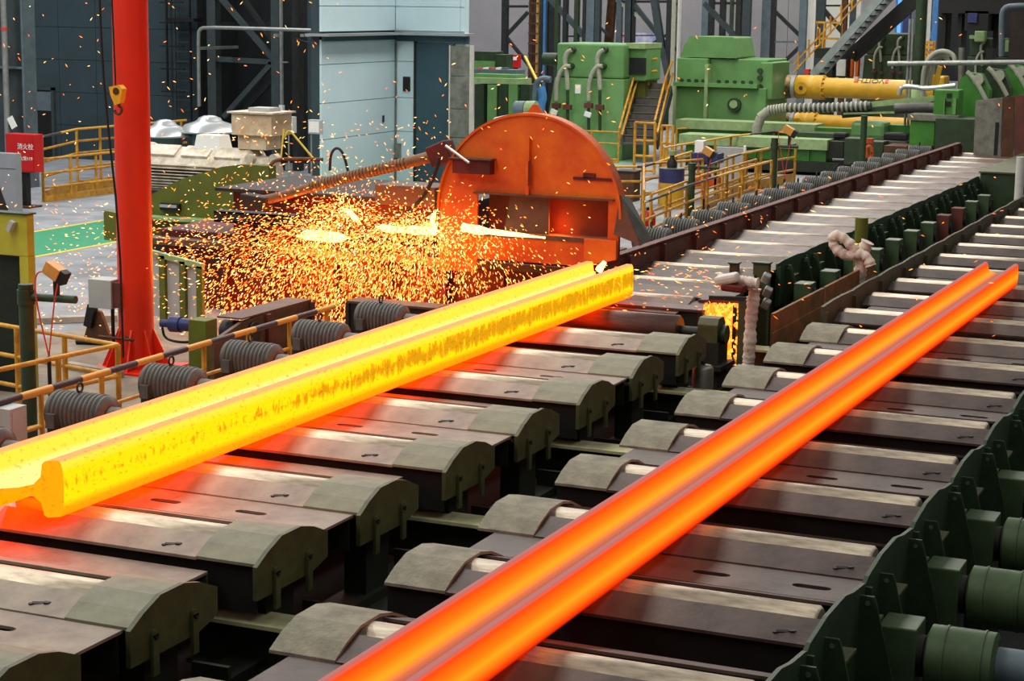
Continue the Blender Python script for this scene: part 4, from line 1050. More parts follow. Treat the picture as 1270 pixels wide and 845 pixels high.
# steel frame of the recessed bay
Yt = YW-.3
def member(t, name, p, q, Y, w, mat, h=None): return MB().bar(atY(*p, Y), atY(*q, Y), w, h or w).build(name, mat, t)
def vmember(t, name, x, Y, w, mat, z0=FZ, z1=9, y=60, d=.3):
    c = atY(x, y, Y); return MB().box(c.x-w/2, c.x+w/2, Y, Y+d, z0, z1).build(name, mat, t)
t = thing('bracing_frame', 'dark steel frame with K bracing in the bay left of the light blue cabin', 'steel frame', (atY(310, 150, Yt).x, Yt, FZ))
vmember(t, 'column', 262, Yt, .28, 'truss_dark'); vmember(t, 'column', 341, Yt, .26, 'truss_dark')
vmember(t, 'column', 366, Yt+.2, .2, 'steel_dark'); vmember(t, 'column', 388, Yt-.2, .34, 'wall_dark')
member(t, 'brace', (272, -5), (338, 72), Yt+.1, .14, 'truss_dark'); member(t, 'brace', (338, 78), (278, 145), Yt+.1, .14, 'truss_dark')
member(t, 'strut', (266, 73), (338, 77), Yt+.1, .14, 'truss_dark'); member(t, 'brace', (300, -5), (345, 60), Yt+.6, .12, 'steel_dark'); member(t, 'brace', (345, 92), (300, 140), Yt+.6, .12, 'steel_dark')
member(t, 'strut', (262, 30), (345, 30), Yt+1.2, .12, 'steel_dark')
a = atY(349, 60, Yt-.5)
t = thing('vertical_pipe', 'slim pale standpipe in front of the dark bracing frame', 'pipe', (a.x, Yt-.5, FZ))
c_ = atY(350, 137, Yt-.5)
MB().cyl((a.x, Yt-.5, c_.z), (a.x, Yt-.5, 9), .055, 10).build('pipe', 'pipe_grey', t)
q = atY(349, 77, Yt-.5); MB().box(a.x-.05, a.x+.2, Yt-.55, Yt-.45, q.z-.015, q.z+.015).build('bracket', 'pipe_grey', t)
MB().box(a.x-.06, a.x+.06, Yt-.56, Yt-.44, c_.z-.05, c_.z+.15).build('coupling', 'white', t)
# ladder
t = thing('wall_ladder', 'dark steel cage ladder on the wall right of the red column', 'ladder', (atY(225, 100, YW).x, YW-.2, FZ))
for px in (207, 217, 236):
    z_ = atY(px, 113 if px == 207 else 150, YW-.2).z; c = atY(px, 60, YW-.2)
    MB().box(c.x-.025, c.x+.025, YW-.22, YW-.17, z_, 7).build('rail', 'black' if px != 217 else 'truss_dark', t)
c0, c1, cc = atY(217, 60, YW-.2), atY(236, 60, YW-.2), atY(207, 60, YW-.2)
for i in range(14):
    py = 148-i*12; z_ = atY(226, py, YW-.2).z
    MB().box(c0.x, c1.x, YW-.22, YW-.19, z_-.015, z_+.015).build('rung', 'truss_dark', t)
for py in (113, 85, 57, 28, 3):
    z_ = atY(215, py, YW-.2).z; MB().box(cc.x, c1.x, YW-.55, YW-.5, z_-.02, z_+.02).build('cage_hoop', 'black', t)
q0, q1 = atY(216, 22, YW-.2), atY(250, 27, YW-.2); MB().box(q0.x, q1.x, YW-.6, YW-.15, q1.z, q0.z).build('platform', 'black', t)
# pipe portal
Yq = 46.0
t = thing('pipe_portal', 'pale grey pipe running level then bending down before the dark wall', 'pipe', (atY(247, 130, Yq).x, Yq, FZ))
MB().tube([atY(247, 132, Yq), atY(246.5, 90, Yq), atY(246, 45, Yq), atY(247, 37, Yq), atY(253, 34, Yq), atY(300, 35, Yq), atY(400, 38, Yq), atY(440, 39.5, Yq)], .05, 10, 1).build('pipe', 'pipe_grey', t)
q = atY(247, 60, Yq); MB().box(q.x-.04, q.x+.04, Yq, YW, q.z-.04, q.z+.04).build('wall_bracket', 'pipe_grey', t)
for px in (343, 376, 383):
    q = atY(px, 42, Yq); MB().box(q.x-.06, q.x+.06, Yq-.06, Yq+.1, q.z-.08, q.z+.0).build('clamp', 'pipe_grey', t)
tag(MB().tube([atY(367, 48, Yt-.4), atY(378, 52, Yt-.4), atY(388, 53, Yt-.4), atY(394, 50, Yt-.4)], .02, 6, 1).build('cable', 'rubber'), 'short black cable sagging below the level grey pipe', 'cable')

# light blue cabin: a side wall running back and a rear wall with the door
XB = -23.5; ya_, yb_ = atX(399, 100, XB).y, atX(490, 100, XB).y; YB = yb_
X = lambda px, py=100: atY(px, py, YB).x
Z = lambda py, px=500: atY(px, py, YB).z
t = thing('control_cabin', 'light blue panelled control cabin behind the saw', 'cabin', (XB, YB, FZ))
MB().box(XB-.3, XB-.06, ya_, yb_+.2, FZ, 9).build('side_core', 'wall_dark', t)
MB().box(XB-.3, X(575), YB+.06, YB+.3, FZ, 9).build('rear_core', 'wall_blue', t)
zs = [FZ, Z(163), Z(121), Z(76), Z(47)]; zu = [Z(38), Z(8), Z(-40), 9]
ym_ = atX(447, 100, XB).y
for zz in (zs, zu):
    for i in range(len(zz)-1): MB().box(XB-.06, XB, ya_, yb_-.01, zz[i]+.008, zz[i+1]-.008).build('panel', 'wall_blue', t)
for i in range(4): MB().box(X(490.6), X(515), YB, YB+.06, zs[i]+.008, zs[i+1]-.008).build('panel', 'wall_blue', t)
for (pa, pb) in ((490.6, 570), (570.4, 575)):
    for i in range(3): MB().box(X(pa), X(pb), YB, YB+.06, zu[i]+.008, zu[i+1]-.008).build('panel', 'wall_blue', t)
MB().box(XB-.3, XB+.35, ya_-.3, YB, Z(43), Z(40)).build('canopy', 'vent_grey', t)
MB().box(XB-.3, X(584), YB-.4, YB+.3, Z(43), Z(40)).build('canopy', 'vent_grey', t)
MB().box(XB, XB+.06, ya_, YB, Z(49), Z(43)).build('canopy_beam', 'door_blue', t)
MB().box(XB+.06, X(577), YB-.08, YB, Z(51), Z(43)).build('canopy_beam', 'door_blue', t)
MB().box(X(578), X(582), YB-.1, YB, Z(53), Z(43)).build('canopy_post', 'door_blue', t)
MB().box(X(515), X(563), YB+.0, YB+.05, FZ, Z(53)).build('door', 'door_blue', t)
MB().box(X(513.5), X(516), YB-.03, YB+.05, FZ, Z(51)).build('door_frame', 'steel_dark', t)
w_ = MB().box(X(500.5), X(509), YB-.04, YB, Z(113), Z(95)).build('window', 'steel_dark', t)
MB().box(X(502), X(507.5), YB-.05, YB-.04, Z(111), Z(97)).build('pane', 'black', w_)
q = atX(475, 147, XB); MB().box(XB, XB+.02, q.y-.05, q.y+.05, q.z-.1, q.z+.08).build('lock', 'steel_dark', t)
MB().cyl((X(492), YB-.03, FZ), (X(492), YB-.03, Z(52)), .02, 8).build('conduit', 'galvanised', t)
MB().box(X(491), X(498), YB-.08, YB, Z(196), Z(178)).build('socket_box', 'galvanised', t)
t = thing('galvanised_duct', 'tall galvanised sheet metal duct at the right end of the light blue cabin', 'duct', (X(576), YB-.2, FZ))
zs = [FZ, Z(167), Z(132), Z(92), Z(55)]
for i in range(4): MB().box(X(562), X(587), YB-.2, YB-.02, zs[i]+.006, zs[i+1]-.006).build('sheet', 'galvanised', t, .008)
MB().box(X(561), X(562.5), YB-.22, YB-.02, FZ, Z(54)).build('corner_strip', 'pipe_white', t)
MB().box(X(586.5), X(588), YB-.22, YB-.02, FZ, Z(54)).build('corner_strip', 'pipe_white', t)

# ---- grey rear wall with its steelwork
YR = 82.0
xw0, xw1 = atY(560, 50, YR).x, atY(1500, 50, YR).x
o = panel_wall('wall_rear', xw0-2, xw1, YR, FZ, 11, 6.0, 4.0, 'wall_grey', back='wall_grey', zs=[FZ, 1.5, 5.5, 11])
xp0, xp1 = atY(996, 40, YR).x, atY(1064, 40, YR).x
MB().box(xp0, xp1, YR-.06, YR-.01, FZ, 10).build('pale_panel', 'wall_pale', o)
struct('wall_far_left', MB().box(xw0-14, xw0-2, YR-20, YR-19.7, FZ, 11), 'wall_grey')
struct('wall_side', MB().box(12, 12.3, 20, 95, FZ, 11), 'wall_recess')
# banner on the wall
a, b, c = atY(765, 40, YR-.1), atY(842, 66, YR-.1), atY(790, 52, YR-.1)
t = thing('wall_banner', 'red white and blue printed banner on the grey rear wall', 'banner', (a.x, YR-.1, b.z))
MB().box(a.x, b.x, YR-.1, YR-.07, b.z, c.z).build('lower_field', 'banner_red', t)
MB().box(c.x-.3, b.x, YR-.1, YR-.07, c.z, a.z).build('upper_field', 'banner_blue', t)
MB().box(a.x, c.x-.3, YR-.1, YR-.07, c.z, a.z).build('upper_field', 'banner_red', t)
# lattice columns
def lattice(label, Y, verts, diags, y=30):
    t = thing('lattice_column', label, 'steelwork', (atY(verts[0][0], 100, Y).x, Y, FZ))
    for (x, w, mt) in verts:
        vmember(t, 'chord', x, Y, w*Y/F*1.1, mt, FZ, 10, y, .25)
    for (p, q, w, mt) in diags: member(t, 'brace', p, q, Y+.1, w*Y/F*1.1, mt)
    return t
SD, TD, SB, RB, GD = 'steel_dark', 'truss_dark', 'steel_bluegrey', 'rust_brown', 'green_dark'
lattice('dark lattice column with K braces left of the rusty ladder', 74, [(625, 7, SD), (674, 13, TD), (682, 6, SD)],
        [((628, 44), (655, 15), 4, SD), ((628, 46), (662, 88), 4, SD), ((628, 8), (655, 8), 3, SD)])
t = thing('wall_ladder', 'rusty yellow ladder on a brown post in front of the rear wall', 'ladder', (atY(661, 100, 73.5).x, 73.5, FZ))
for px, mt in ((656.5, RB), (666, 'yellow_rail')): vmember(t, 'rail', px, 73.5, .08, mt, FZ, 9, 50, .08)
vmember(t, 'post', 661, 73.8, .16, RB, FZ, 9, 50, .1)
for i in range(9):
    z_ = atY(661, 4+i*12.5, 73.4).z; a, b = atY(655, 50, 73.4), atY(667, 50, 73.4); MB().box(a.x, b.x, 73.38, 73.44, z_-.03, z_+.03).build('rung', RB, t)
tag(MB().cyl((atY(675, 50, 73).x, 73, FZ), (atY(675, 50, 73).x, 73, 9), .06, 8).build('thin_pipe', 'blue_steel'), 'thin turquoise pipe beside the rusty ladder', 'pipe')
lattice('group of green and dark posts above the hosed green machine', 72, [(690, 5, GD), (700, 5, SD), (714, 5, GD), (724, 4, SD), (732, 11, SB), (740, 7, TD)],
        [((680, -4), (730, 50), 6, TD), ((740, 30), (756, 45), 3, SD), ((700, 45), (740, 45), 2, SD)])
lattice('leaning brown and dark posts right of the blue grey post', 73, [(767, 6, SB), (779, 9, TD), (784, 4, SD)],
        [((760, -5), (755, 54), 9, RB), ((765, 0), (812, 36), 4, 'hose_pale'), ((786, 5), (828, 58), 5, TD), ((760, 2), (836, 2), 3, SD), ((765, 44), (830, 44), 1.5, RB), ((800, 60), (835, 38), 3, SD)])
lattice('slanted dark column with pale lattice chord left of the gearbox', 71, [(829, 6, SD), (835, 5, 'hose_pale'), (841, 2, 'pipe_white')],
        [((811, -5), (822, 70), 8, TD), ((822, 60), (830, 100), 7, TD), ((829, 5), (840, 5), 3, SD), ((829, 60), (840, 60), 3, SD)])
lattice('dark truss column standing behind the green gearbox', 74, [(874, 8, SB), (881, 6, SD), (895, 6, SD), (906, 3, GD), (915, 6, SD), (925, 9, TD)],
        [((874, 4), (918, 52), 6, TD), ((875, 4), (928, 4), 3, SD), ((905, 70), (928, 60), 4, SD)])
lattice('blue grey truss column right of the green gearbox', 75, [(950, 11, SB), (958, 5, SD), (995, 8, SB)],
        [((955, 8), (992, 44), 4, SD), ((958, 52), (992, 52), 2, SB), ((992, 58), (965, 84), 4, SD)])
lattice('white and dark columns beside the steep steel stair', 77, [(1005, 11, 'wall_pale'), (1017, 9, TD), (1046, 6, RB), (1057, 7, TD), (1064, 5, 'pipe_white')],
        [((1020, 10), (1045, 40), 5, SD), ((1020, 7), (1055, 7), 2, SD)])

# red extinguisher box, green low machines left
Yx = 66
a, b = atY(632, 84, Yx), atY(644, 68, Yx)
t = thing('hydrant_box', 'small red hydrant box with a white plate before the rear steelwork', 'hydrant box', (a.x, Yx, a.z))
MB().box(a.x, b.x, Yx, Yx+.2, a.z, b.z).build('case', 'red_box', t, .01); MB().box(a.x+.09, b.x-.1, Yx-.01, Yx, b.z-.2, b.z-.08).build('plate', 'white', t)
MB().box(a.x+.1, b.x-.1, Yx+.05, Yx+.15, FZ, a.z).build('post', 'black', t)
tag(MB().bar(atY(651, 70, 60), atY(670, 108, 58), .07).build('leaning_pole', 'line_yellow'), 'yellow pole leaning beside the small red hydrant box', 'pole')
Yg1 = 60
def bx(t, name, x0, y0, x1, y1, Y, d, mat, bev=0):
    a, b = atY(x0, y1, Y), atY(x1, y0, Y); return MB().box(a.x, b.x, Y, Y+d, a.z, b.z).build(name, mat, t, bev)
t = thing('green_bench_machine', 'low green machine bench with loaded shelf right of the galvanised duct', 'machine', (atY(620, 120, Yg1).x, Yg1, FZ))
bx(t, 'bin', 588, 64, 613, 86, Yg1+2, .8, 'green_dark', .02); bx(t, 'bin_front', 588, 76, 613, 87, Yg1+1.9, .1, 'green_mach'); bx(t, 'block', 613, 68, 628, 86, Yg1+2, .6, 'green_dark')
bx(t, 'shelf', 586, 87, 640, 92, Yg1+1, .8, 'steel_bluegrey'); bx(t, 'rail', 586, 98, 645, 103, Yg1, 1.0, 'green_pale'); bx(t, 'upper_beam', 586, 93, 640, 98, Yg1+.3, .8, 'green_mach')
for i, px in enumerate((588, 604, 618, 630, 645)): bx(t, 'cabinet', px, 105, px+12, 165, Yg1, .8, 'green_mach' if i % 2 else 'green_dark')
for i, (px, mt) in enumerate(((591, 'red_paint'), (599, 'white'), (606, 'red_paint'), (615, 'white'), (622, 'steel_bluegrey'))):
    tt = bx(None, 'packet', px, 84, px+6, 87, Yg1+1.2, .3, mt); tag(tt, f'small {"red" if mt == "red_paint" else "white" if mt == "white" else "grey"} packet lying on the green bench shelf, {ORD[i]} from the left', 'packet')
a, b = at(612, 140, FZ), at(668, 136, FZ)
ya = 55.0
ra, rb = atY(606, 146, ya), atY(668, 146, ya)
railing('yellow_railing', 'yellow railing in front of the low green machine bench', [[(ra.x, ya), (rb.x, ya)]], FZ, (1.0, .75, .5, .25), ('yellow_rail',)*4, [lerp2((ra.x, ya), (rb.x, ya), f) for f in (0, .25, .5, .75, 1)], .04)
q = atY(596, 146, 50)
t = thing('gas_cylinder', 'orange cylinder with white fittings beside the galvanised duct', 'cylinder', (q.x, 50, FZ))
MB().lathe((q.x, 50, FZ), (0, 0, 1), [(.13, 0), (.13, 1.0), (.1, 1.15), (.04, 1.2)], 18).build('body', 'saw_orange', t); MB().cyl((q.x, 50, FZ+1.18), (q.x, 50, FZ+1.3), .05, 10).build('valve', 'white', t)
for i, px in enumerate((606, 610)):
    q = atY(px, 140, 51); t = thing('white_bottle', f'white capped bottle beside the orange cylinder, {["left", "right"][i]} one', 'bottle', (q.x, 51, FZ)); MB().lathe((q.x, 51, FZ), (0, 0, 1), [(.1, 0), (.1, .7), (.05, .85), (.05, 1.0)], 14).build('body', 'white', t); MB().cyl((q.x, 51, FZ+1.0), (q.x, 51, FZ+1.08), .06, 10).build('cap', 'red_paint', t)
q = atY(633, 147, 50); tag(MB().lathe((q.x, 50, q.z-.3), (0, 0, 1), [(.3, FZ-q.z+.3), (.3, -.01), (.55, 0), (.6, .15), (.45, .32), (.1, .4)], 24).build('white_dome', 'pipe_white'), 'white dome just above the top of the orange saw hood', 'dome')
a, b = atY(640, 137, 49), atY(665, 137, 49)
t = thing('grey_drum', 'grey green drum lying on its side behind the saw hood', 'drum', (a.x, 49, FZ))
MB().cyl(a, a.lerp(b, .5), .26, 24).build('shell', 'steel_bluegrey', t); MB().cyl(a.lerp(b, .54), b, .26, 24).build('shell', 'green_pale', t); MB().cyl(a.lerp(b, .48), a.lerp(b, .56), .2, 20).build('waist', 'black', t)
MB().box(a.x+.05, b.x-.05, 48.8, 49.2, FZ, a.z-.2).build('cradle', 'steel_dark', t)
t = thing('hose_reel', 'grey hose stand with bright blue wrapping beside the hosed green machine', 'stand', (atY(672, 130, 56).x, 56, FZ))
MB().tube([atY(664, 186, 56), atY(663, 105, 56), atY(672, 97, 56), atY(683, 99, 56)], .1, 10, 2).build('bent_tube', 'steel_bluegrey', t)
MB().tube([atY(671, 108, 55.8), atY(674, 120, 55.8), atY(671, 132, 55.8), atY(669, 150, 55.8)], .13, 10, 1).build('wrapping', 'blue_steel', t)

# ---- hosed green machine
def pipe_elbow(t, pts, Y, r, mat='hose_pale', nm='hose', sm=2): return MB().tube([atY(*p, Y) for p in pts], r, 10, sm).build(nm, mat, t)
YM = 57.0
def hosed_machine(label, Y, x0, x1, yt, ym, yb, xd0, hx, s, mats, side=None):
    t = thing('green_machine', label, 'machine', (atY((x0+x1)/2, yb, Y).x, Y, FZ))
    a, b, c, d = atY(x0, ym, Y), atY(x1, yt, Y), atY(xd0, yb, Y), atY(x1+(x0-xd0)*.2, yb, Y)
    MB().box(a.x, b.x, Y, Y+2.2, a.z+.012, b.z).build('upper_case', mats[0], t, .06*s)
    MB().hexa([(c.x, Y-.35*s, FZ), (d.x, Y-.35*s, FZ), (d.x, Y+2.2, FZ), (c.x, Y+2.2, FZ), (a.x-.05, Y-.02, a.z), (b.x+.03, Y-.02, a.z), (b.x+.03, Y+2.2, a.z), (a.x-.05, Y+2.2, a.z)]).build('lower_case', mats[0], t, .03*s)
    for (hx0, sgn) in hx:
        pipe_elbow(t, [(hx0+9*s, yt+7*s), (hx0+3*s, yt+10*s), (hx0, yt+20*s), (hx0+3*s, yt+36*s), (hx0+4*s, yt+56*s)], Y-.25*s, .075*s)
        pipe_elbow(t, [(hx0+7*s, yt+27*s), (hx0, yt+27*s), (hx0-7*s, yt+38*s), (hx0-10*s, yt+52*s), (hx0-10*s, yt+70*s)], Y-.3*s, .07*s)
        for (dx, dy0, dy1) in ((4, 57, 108), (-10, 72, 108)):
            p, q = atY(hx0+dx*s, yt+dy0*s, Y-.45*s), atY(hx0+dx*s, min(yt+dy1*s, yb), Y-.45*s)
            MB().cyl(p, q, .05*s, 8).build('drain_pipe', 'green_dark', t)
            v = atY(hx0+dx*s, yt+(78 if dx > 0 else 76)*s, Y-.5*s); MB().obox(tuple(v), (.26*s, .16*s, .16*s)).build('valve', 'rust_wall', t, .01)
        for (dx, dy) in ((10, 7), (8, 27)):
            p = atY(hx0+dx*s, yt+dy*s, Y-.1*s); MB().cyl((p.x, Y-.25*s, p.z), (p.x, Y, p.z), .1*s, 12).build('port', 'green_dark', t)
    return t
t = hosed_machine('tall green machine with two pairs of pale looping hoses', YM, 690, 774, 55, 96, 178, 676, [(700, 1), (740, 1)], 1.0, ['green_mach'])
bx(t, 'label_plate', 713, 105, 720, 116, YM-.12, .06, 'white'); bx(t, 'top_deck', 776, 54, 800, 60, YM+.4, 1.6, 'green_pale'); bx(t, 'step_block', 774, 58, 802, 100, YM+.6, 1.4, 'green_mach', .05)
bx(t, 'recess', 778, 72, 800, 92, YM+.5, .15, 'black'); bx(t, 'lower_step', 774, 96, 800, 176, YM+.9, 1.2, 'olive_guard')
a = atY(676, 73, YM+.5); MB().cyl((a.x, YM+.4, a.z), (a.x+.5, YM+.4, a.z), .2, 18).build('side_boss', 'green_dark', t)
for i, (px, py) in enumerate(((687, 139), (729, 142))):
    q = atY(px, py, YM-.6); tag(MB().obox(tuple(q), (.22, .1, .16), (0, .3, .2)).build('paper_tag', 'white', bevel=.01), f'white tag hanging at a valve of the hosed green machine, {["left", "right"][i]} one', 'tag')
ra, rb = atY(700, 178, YM-1.5), atY(767, 180, YM-1.5)
railing('yellow_railing', 'low yellow railing at the foot of the hosed green machine', [[(ra.x, YM-1.5), (rb.x, YM-1.5)]], FZ, (.95, .6, .12), ('yellow_rail',)*3, [lerp2((ra.x, YM-1.5), (rb.x, YM-1.5), f) for f in (0, .5, 1)], .03, .1)
# stair between green machine and gearbox
YA = 56.0
t = thing('steel_stair', 'steel stair with yellow handrails left of the green gearbox', 'stair', (atY(790, 180, YA).x, YA, FZ))
n = 8
for i in range(n):
    f = i/(n-1); py = 177-f*66; xa_ = 769+f*21; xb_ = 815+f*17
    Y = YA+i*.3; a, b = atY(xa_, py, Y), atY(xb_-8*f, py, Y)
    MB().box(a.x, b.x, Y, Y+.32, a.z-.04, a.z).build('tread', 'tread', t); MB().box(a.x, b.x, Y+.3, Y+.32, a.z-.04, a.z+.2).build('riser', 'tread', t)
a, b = atY(768, 180, YA), atY(789, 110, YA+2.3); MB().bar(a, b, .06, .25).build('stringer', 'pipe_grey', t)
a, b = atY(815, 180, YA), atY(833, 112, YA+2.3); MB().bar(a, b, .06, .35).build('stringer', 'steel_dark', t)
for (pts) in ([(768, 160), (792, 75), (815, 73)], [(771, 168), (793, 90), (815, 88)], [(812, 150), (826, 95), (834, 75)], [(815, 165), (828, 112), (835, 90)]):
    Ps = [atY(pts[0][0], pts[0][1], YA), atY(pts[1][0], pts[1][1], YA+2.2), atY(pts[2][0], pts[2][1], YA+2.2)]
    MB().tube(Ps, .04, 8).build('handrail', 'yellow_rail', t)
for (px, y0, y1, Y) in ((768, 160, 182, YA), (780, 118, 142, YA+1.1), (792, 75, 108, YA+2.2), (804, 74, 106, YA+2.2), (812, 150, 182, YA), (826, 95, 122, YA+2.2)):
    MB().cyl(atY(px, y0, Y), atY(px, y1, Y), .04, 8).build('baluster', 'yellow_rail', t)
YA2 = 52.5
for (x0_, x1_, yy0, lab) in ((787, 812, 152, 'yellow railing gate at the foot of the steel stair'), (820, 834, 156, 'short reddish yellow railing right of the steel stair foot')):
    a, b = atY(x0_, 186, YA2), atY(x1_, 186, YA2); h_ = atY(x0_, yy0, YA2).z-FZ
    railing('yellow_railing', lab, [[(a.x, YA2), (b.x, YA2)]], FZ, (h_, h_*.65, h_*.35, .1), ('yellow_rail',)*4, [lerp2((a.x, YA2), (b.x, YA2), f) for f in (0, .5, 1)], .045)

# ---- gearbox
YG = 60.0
t = thing('gearbox', 'large green bolted gearbox driving the yellow cardan shafts', 'gearbox', (atY(890, 165, YG).x, YG, FZ))
def gx(px, py=100, Y=None): return atY(px, py, Y or YG).x
def gz(py, px=890): return atY(px, py, YG).z
MB().box(gx(839), gx(877), YG, YG+2.6, gz(104), gz(73)).build('upper_left_case', 'green_mach', t, .03)
MB().box(gx(877), gx(948), YG+.3, YG+2.6, gz(104), gz(73)).build('upper_right_case', 'green_mach', t, .03)
MB().prism([(gx(841), gz(72)), (gx(845), gz(58)), (gx(852), gz(46)), (gx(906), gz(46)), (gx(912), gz(72))], 'y', YG+.15, YG+2.2).build('cover_hump', 'green_mach', t, .05)
MB().box(gx(837), gx(941), YG-.18, YG+2.6, gz(108), gz(103)).build('joint_flange', 'green_mach', t)
MB().box(gx(838), gx(950), YG+.05, YG+2.6, gz(167), gz(108)).build('lower_case', 'green_mach', t, .03)
MB().box(gx(876), gx(880), YG-.2, YG+.3, gz(167), gz(80)).build('vertical_rib', 'green_pale', t)
MB().box(gx(838), gx(841), YG-.2, YG+.3, gz(167), gz(108)).build('vertical_rib', 'green_pale', t)
for i, px in enumerate((846, 855, 864, 873, 892, 902, 912, 922, 932)):
    MB().cyl((gx(px), YG-.1, gz(101)), (gx(px), YG+.0, gz(101)), .06, 8).build('bolt', 'green_dark', t)
e_ = atY(911, 130, YG); MB().cyl((e_.x, YG-.1, e_.z), (e_.x, YG+.1, e_.z), .22, 24).build('inspection_boss', 'green_dark', t); MB().cyl((e_.x, YG-.14, e_.z+.02), (e_.x, YG-.1, e_.z+.02), .13, 24).build('inspection_cap', 'green_pale', t)
MB().box(gx(940), gx(956), YG+.2, YG+2.2, gz(122), gz(76)).build('bearing_cap', 'green_mach', t, .04)
for py in (88, 97, 108, 118): q = atY(942, py, YG+.1); MB().cyl((q.x, YG+.1, q.z), (q.x, YG+.2, q.z), .09, 10).build('bolt', 'green_dark', t)
q = atY(958, 84, YG+.8); MB().lathe((q.x, YG+.8, q.z-.1), (0, 0, 1), [(.12, 0), (.14, .1), (.1, .25)], 12).build('breather', 'pipe_white', t)

# ---- cardan shafts
def cardan(label, Y, py, r, x_sl0, x_sl1, x_j, x_f, x_end, text):
    z = atY(1000, py, Y).z; X_ = lambda px: atY(px, py, Y).x
    t = thing('cardan_shaft', label, 'drive shaft', (X_(x_f), Y, z))
    MB().lathe((X_(x_sl0), Y, z), (1, 0, 0), [(r*1.0, 0), (r*1.15, .05), (r*1.15, X_(x_sl1)-X_(x_sl0)-.1), (r*1.02, X_(x_sl1)-X_(x_sl0))], 32).build('sleeve', 'sleeve', t)
    MB().cyl((X_(x_sl1)-.02, Y, z), (X_(x_sl1)+.1, Y, z), r*1.1, 32).build('collar', 'vent_grey', t)
    MB().lathe((X_(x_sl1)+.1, Y, z), (1, 0, 0), [(r*.9, 0), (r*1.12, .06), (r*1.12, (X_(x_j)-X_(x_sl1))*.8), (r*.95, X_(x_j)-X_(x_sl1))], 32).build('yoke', 'yellow_shaft', t)
    c = X_((x_sl1+x_j)/2)
    MB().cyl((c, Y-r*1.25, z-.02), (c, Y-r*.9, z-.02), r*.6, 24).build('cross_bearing', 'yellow_shaft', t); MB().cyl((c, Y-r*1.3, z-.02), (c, Y-r*1.2, z-.02), r*.2, 12).build('grease_cap', 'rust_brown', t)
    MB().cyl((X_(x_j)-.02, Y, z), (X_(x_f), Y, z), r*1.16, 32).build('flange', 'yellow_shaft', t)
    for i in range(12):
        a = 2*PI*i/12; MB().cyl((X_(x_f)-.02, Y+_c(a)*r*1.05, z+_s(a)*r*1.05), (X_(x_f)+.06, Y+_c(a)*r*1.05, z+_s(a)*r*1.05), .035, 6).build('flange_bolt', 'yellow_shaft', t)
    MB().cyl((X_(x_f), Y, z), (X_(x_end), Y, z), r*.95, 36).build('tube', 'yellow_shaft', t)
    if text:
        a = 58*PI/180; n = Vector((0, -_c(a), _s(a))); p = Vector((X_(1081), Y, z)) + n*(r*.96)
        text_mesh('lettering', 'VOITH', .3, 'dark_print', t, tuple(p), (PI/2-a-.02, 0, 0)).rotation_euler = (Matrix.Rotation(PI/2-a, 3, 'X') @ Matrix.Rotation(PI, 3, 'Z')).to_euler()
        for px in (1062.5, 1101): 
            MB().obox((X_(px), p.y, p.z), (.09, .2, .012), (PI/2-a, 0, 0)).build('red_mark', 'red_paint', t)
    return t
cardan('upper yellow cardan drive shaft with upside-down lettering', 62, 108, .34, 953, 984, 1011, 1022, 1166, True)
cardan('lower yellow cardan drive shaft low behind the green beams', 64, 152, .3, 950, 982, 1003, 1012, 1135, False)
t = thing('shaft_end_coupling', 'dark coupling housing at the right end of the cardan shafts', 'coupling', (atY(1165, 110, 62).x, 62, FZ))
bx(t, 'housing', 1150, 95, 1172, 122, 61.7, .8, 'yellow_shaft', .05); bx(t, 'pedestal', 1152, 122, 1170, 165, 61.8, .6, 'green_dark')

# ---- green beams and low machinery below the shafts
t = thing('green_bed', 'long bright green machine bed below the yellow cardan shafts', 'machine bed', (atY(950, 190, 56).x, 56, FZ))
bx(t, 'rear_beam', 838, 158, 1010, 178, 58, .8, 'green_bright'); bx(t, 'rear_top', 838, 155, 1012, 159, 57.8, 1.0, 'green_pale')
bx(t, 'front_beam', 850, 178, 1025, 202, 55, .8, 'green_bright'); bx(t, 'front_top', 842, 174, 1026, 178.5, 54.8, 1.0, 'green_pale')
for px in (860, 885, 910, 936, 958, 978, 1002): bx(t, 'stiffener', px, 179, px+1.5, 202, 54.9, .1, 'green_mach')
bx(t, 'pedestal', 1025, 176, 1046, 196, 55, .6, 'green_deep'); bx(t, 'top_block', 988, 166, 1042, 176, 55.6, .7, 'green_dark', .02); bx(t, 'bearing_cap', 1054, 152, 1098, 172, 57, .9, 'green_mach', .12)
bx(t, 'bearing_base', 1046, 172, 1068, 204, 54.6, .7, 'green_dark', .02); bx(t, 'bearing_base', 1072, 176, 1096, 200, 54.8, .7, 'green_dark', .02)
bx(t, 'beam', 1010, 160, 1056, 168, 57.5, .6, 'green_bright'); bx(t, 'beam', 1096, 156, 1128, 166, 57.5, .6, 'green_bright')
bx(t, 'dark_cylinder', 1095, 166, 1126, 174, 56.5, .5, 'black', .05); bx(t, 'dark_cylinder', 1096, 176, 1126, 181, 56, .4, 'black', .05); bx(t, 'dark_cylinder', 1033, 165, 1050, 172, 55.5, .4, 'black', .05)
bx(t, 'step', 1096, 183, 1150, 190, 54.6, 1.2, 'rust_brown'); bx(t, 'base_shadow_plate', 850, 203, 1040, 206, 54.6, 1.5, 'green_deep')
t = thing('green_stake', 'dark green round stake before the green machine bed', 'post', (atY(1072, 202, 53).x, 53, FZ))
c = atY(1072, 145, 53); MB().cyl((c.x, 53, FZ), (c.x, 53, c.z), .09, 12).build('post', 'green_dark', t); MB().cyl((c.x, 53, c.z), (c.x, 53, c.z+.03), .1, 12).build('cap', 'green_dark', t)
t = thing('orange_hose_ring', 'orange hose coil hanging beside the dark green stake', 'hose', (atY(1079, 185, 53.5).x, 53.5, FZ))
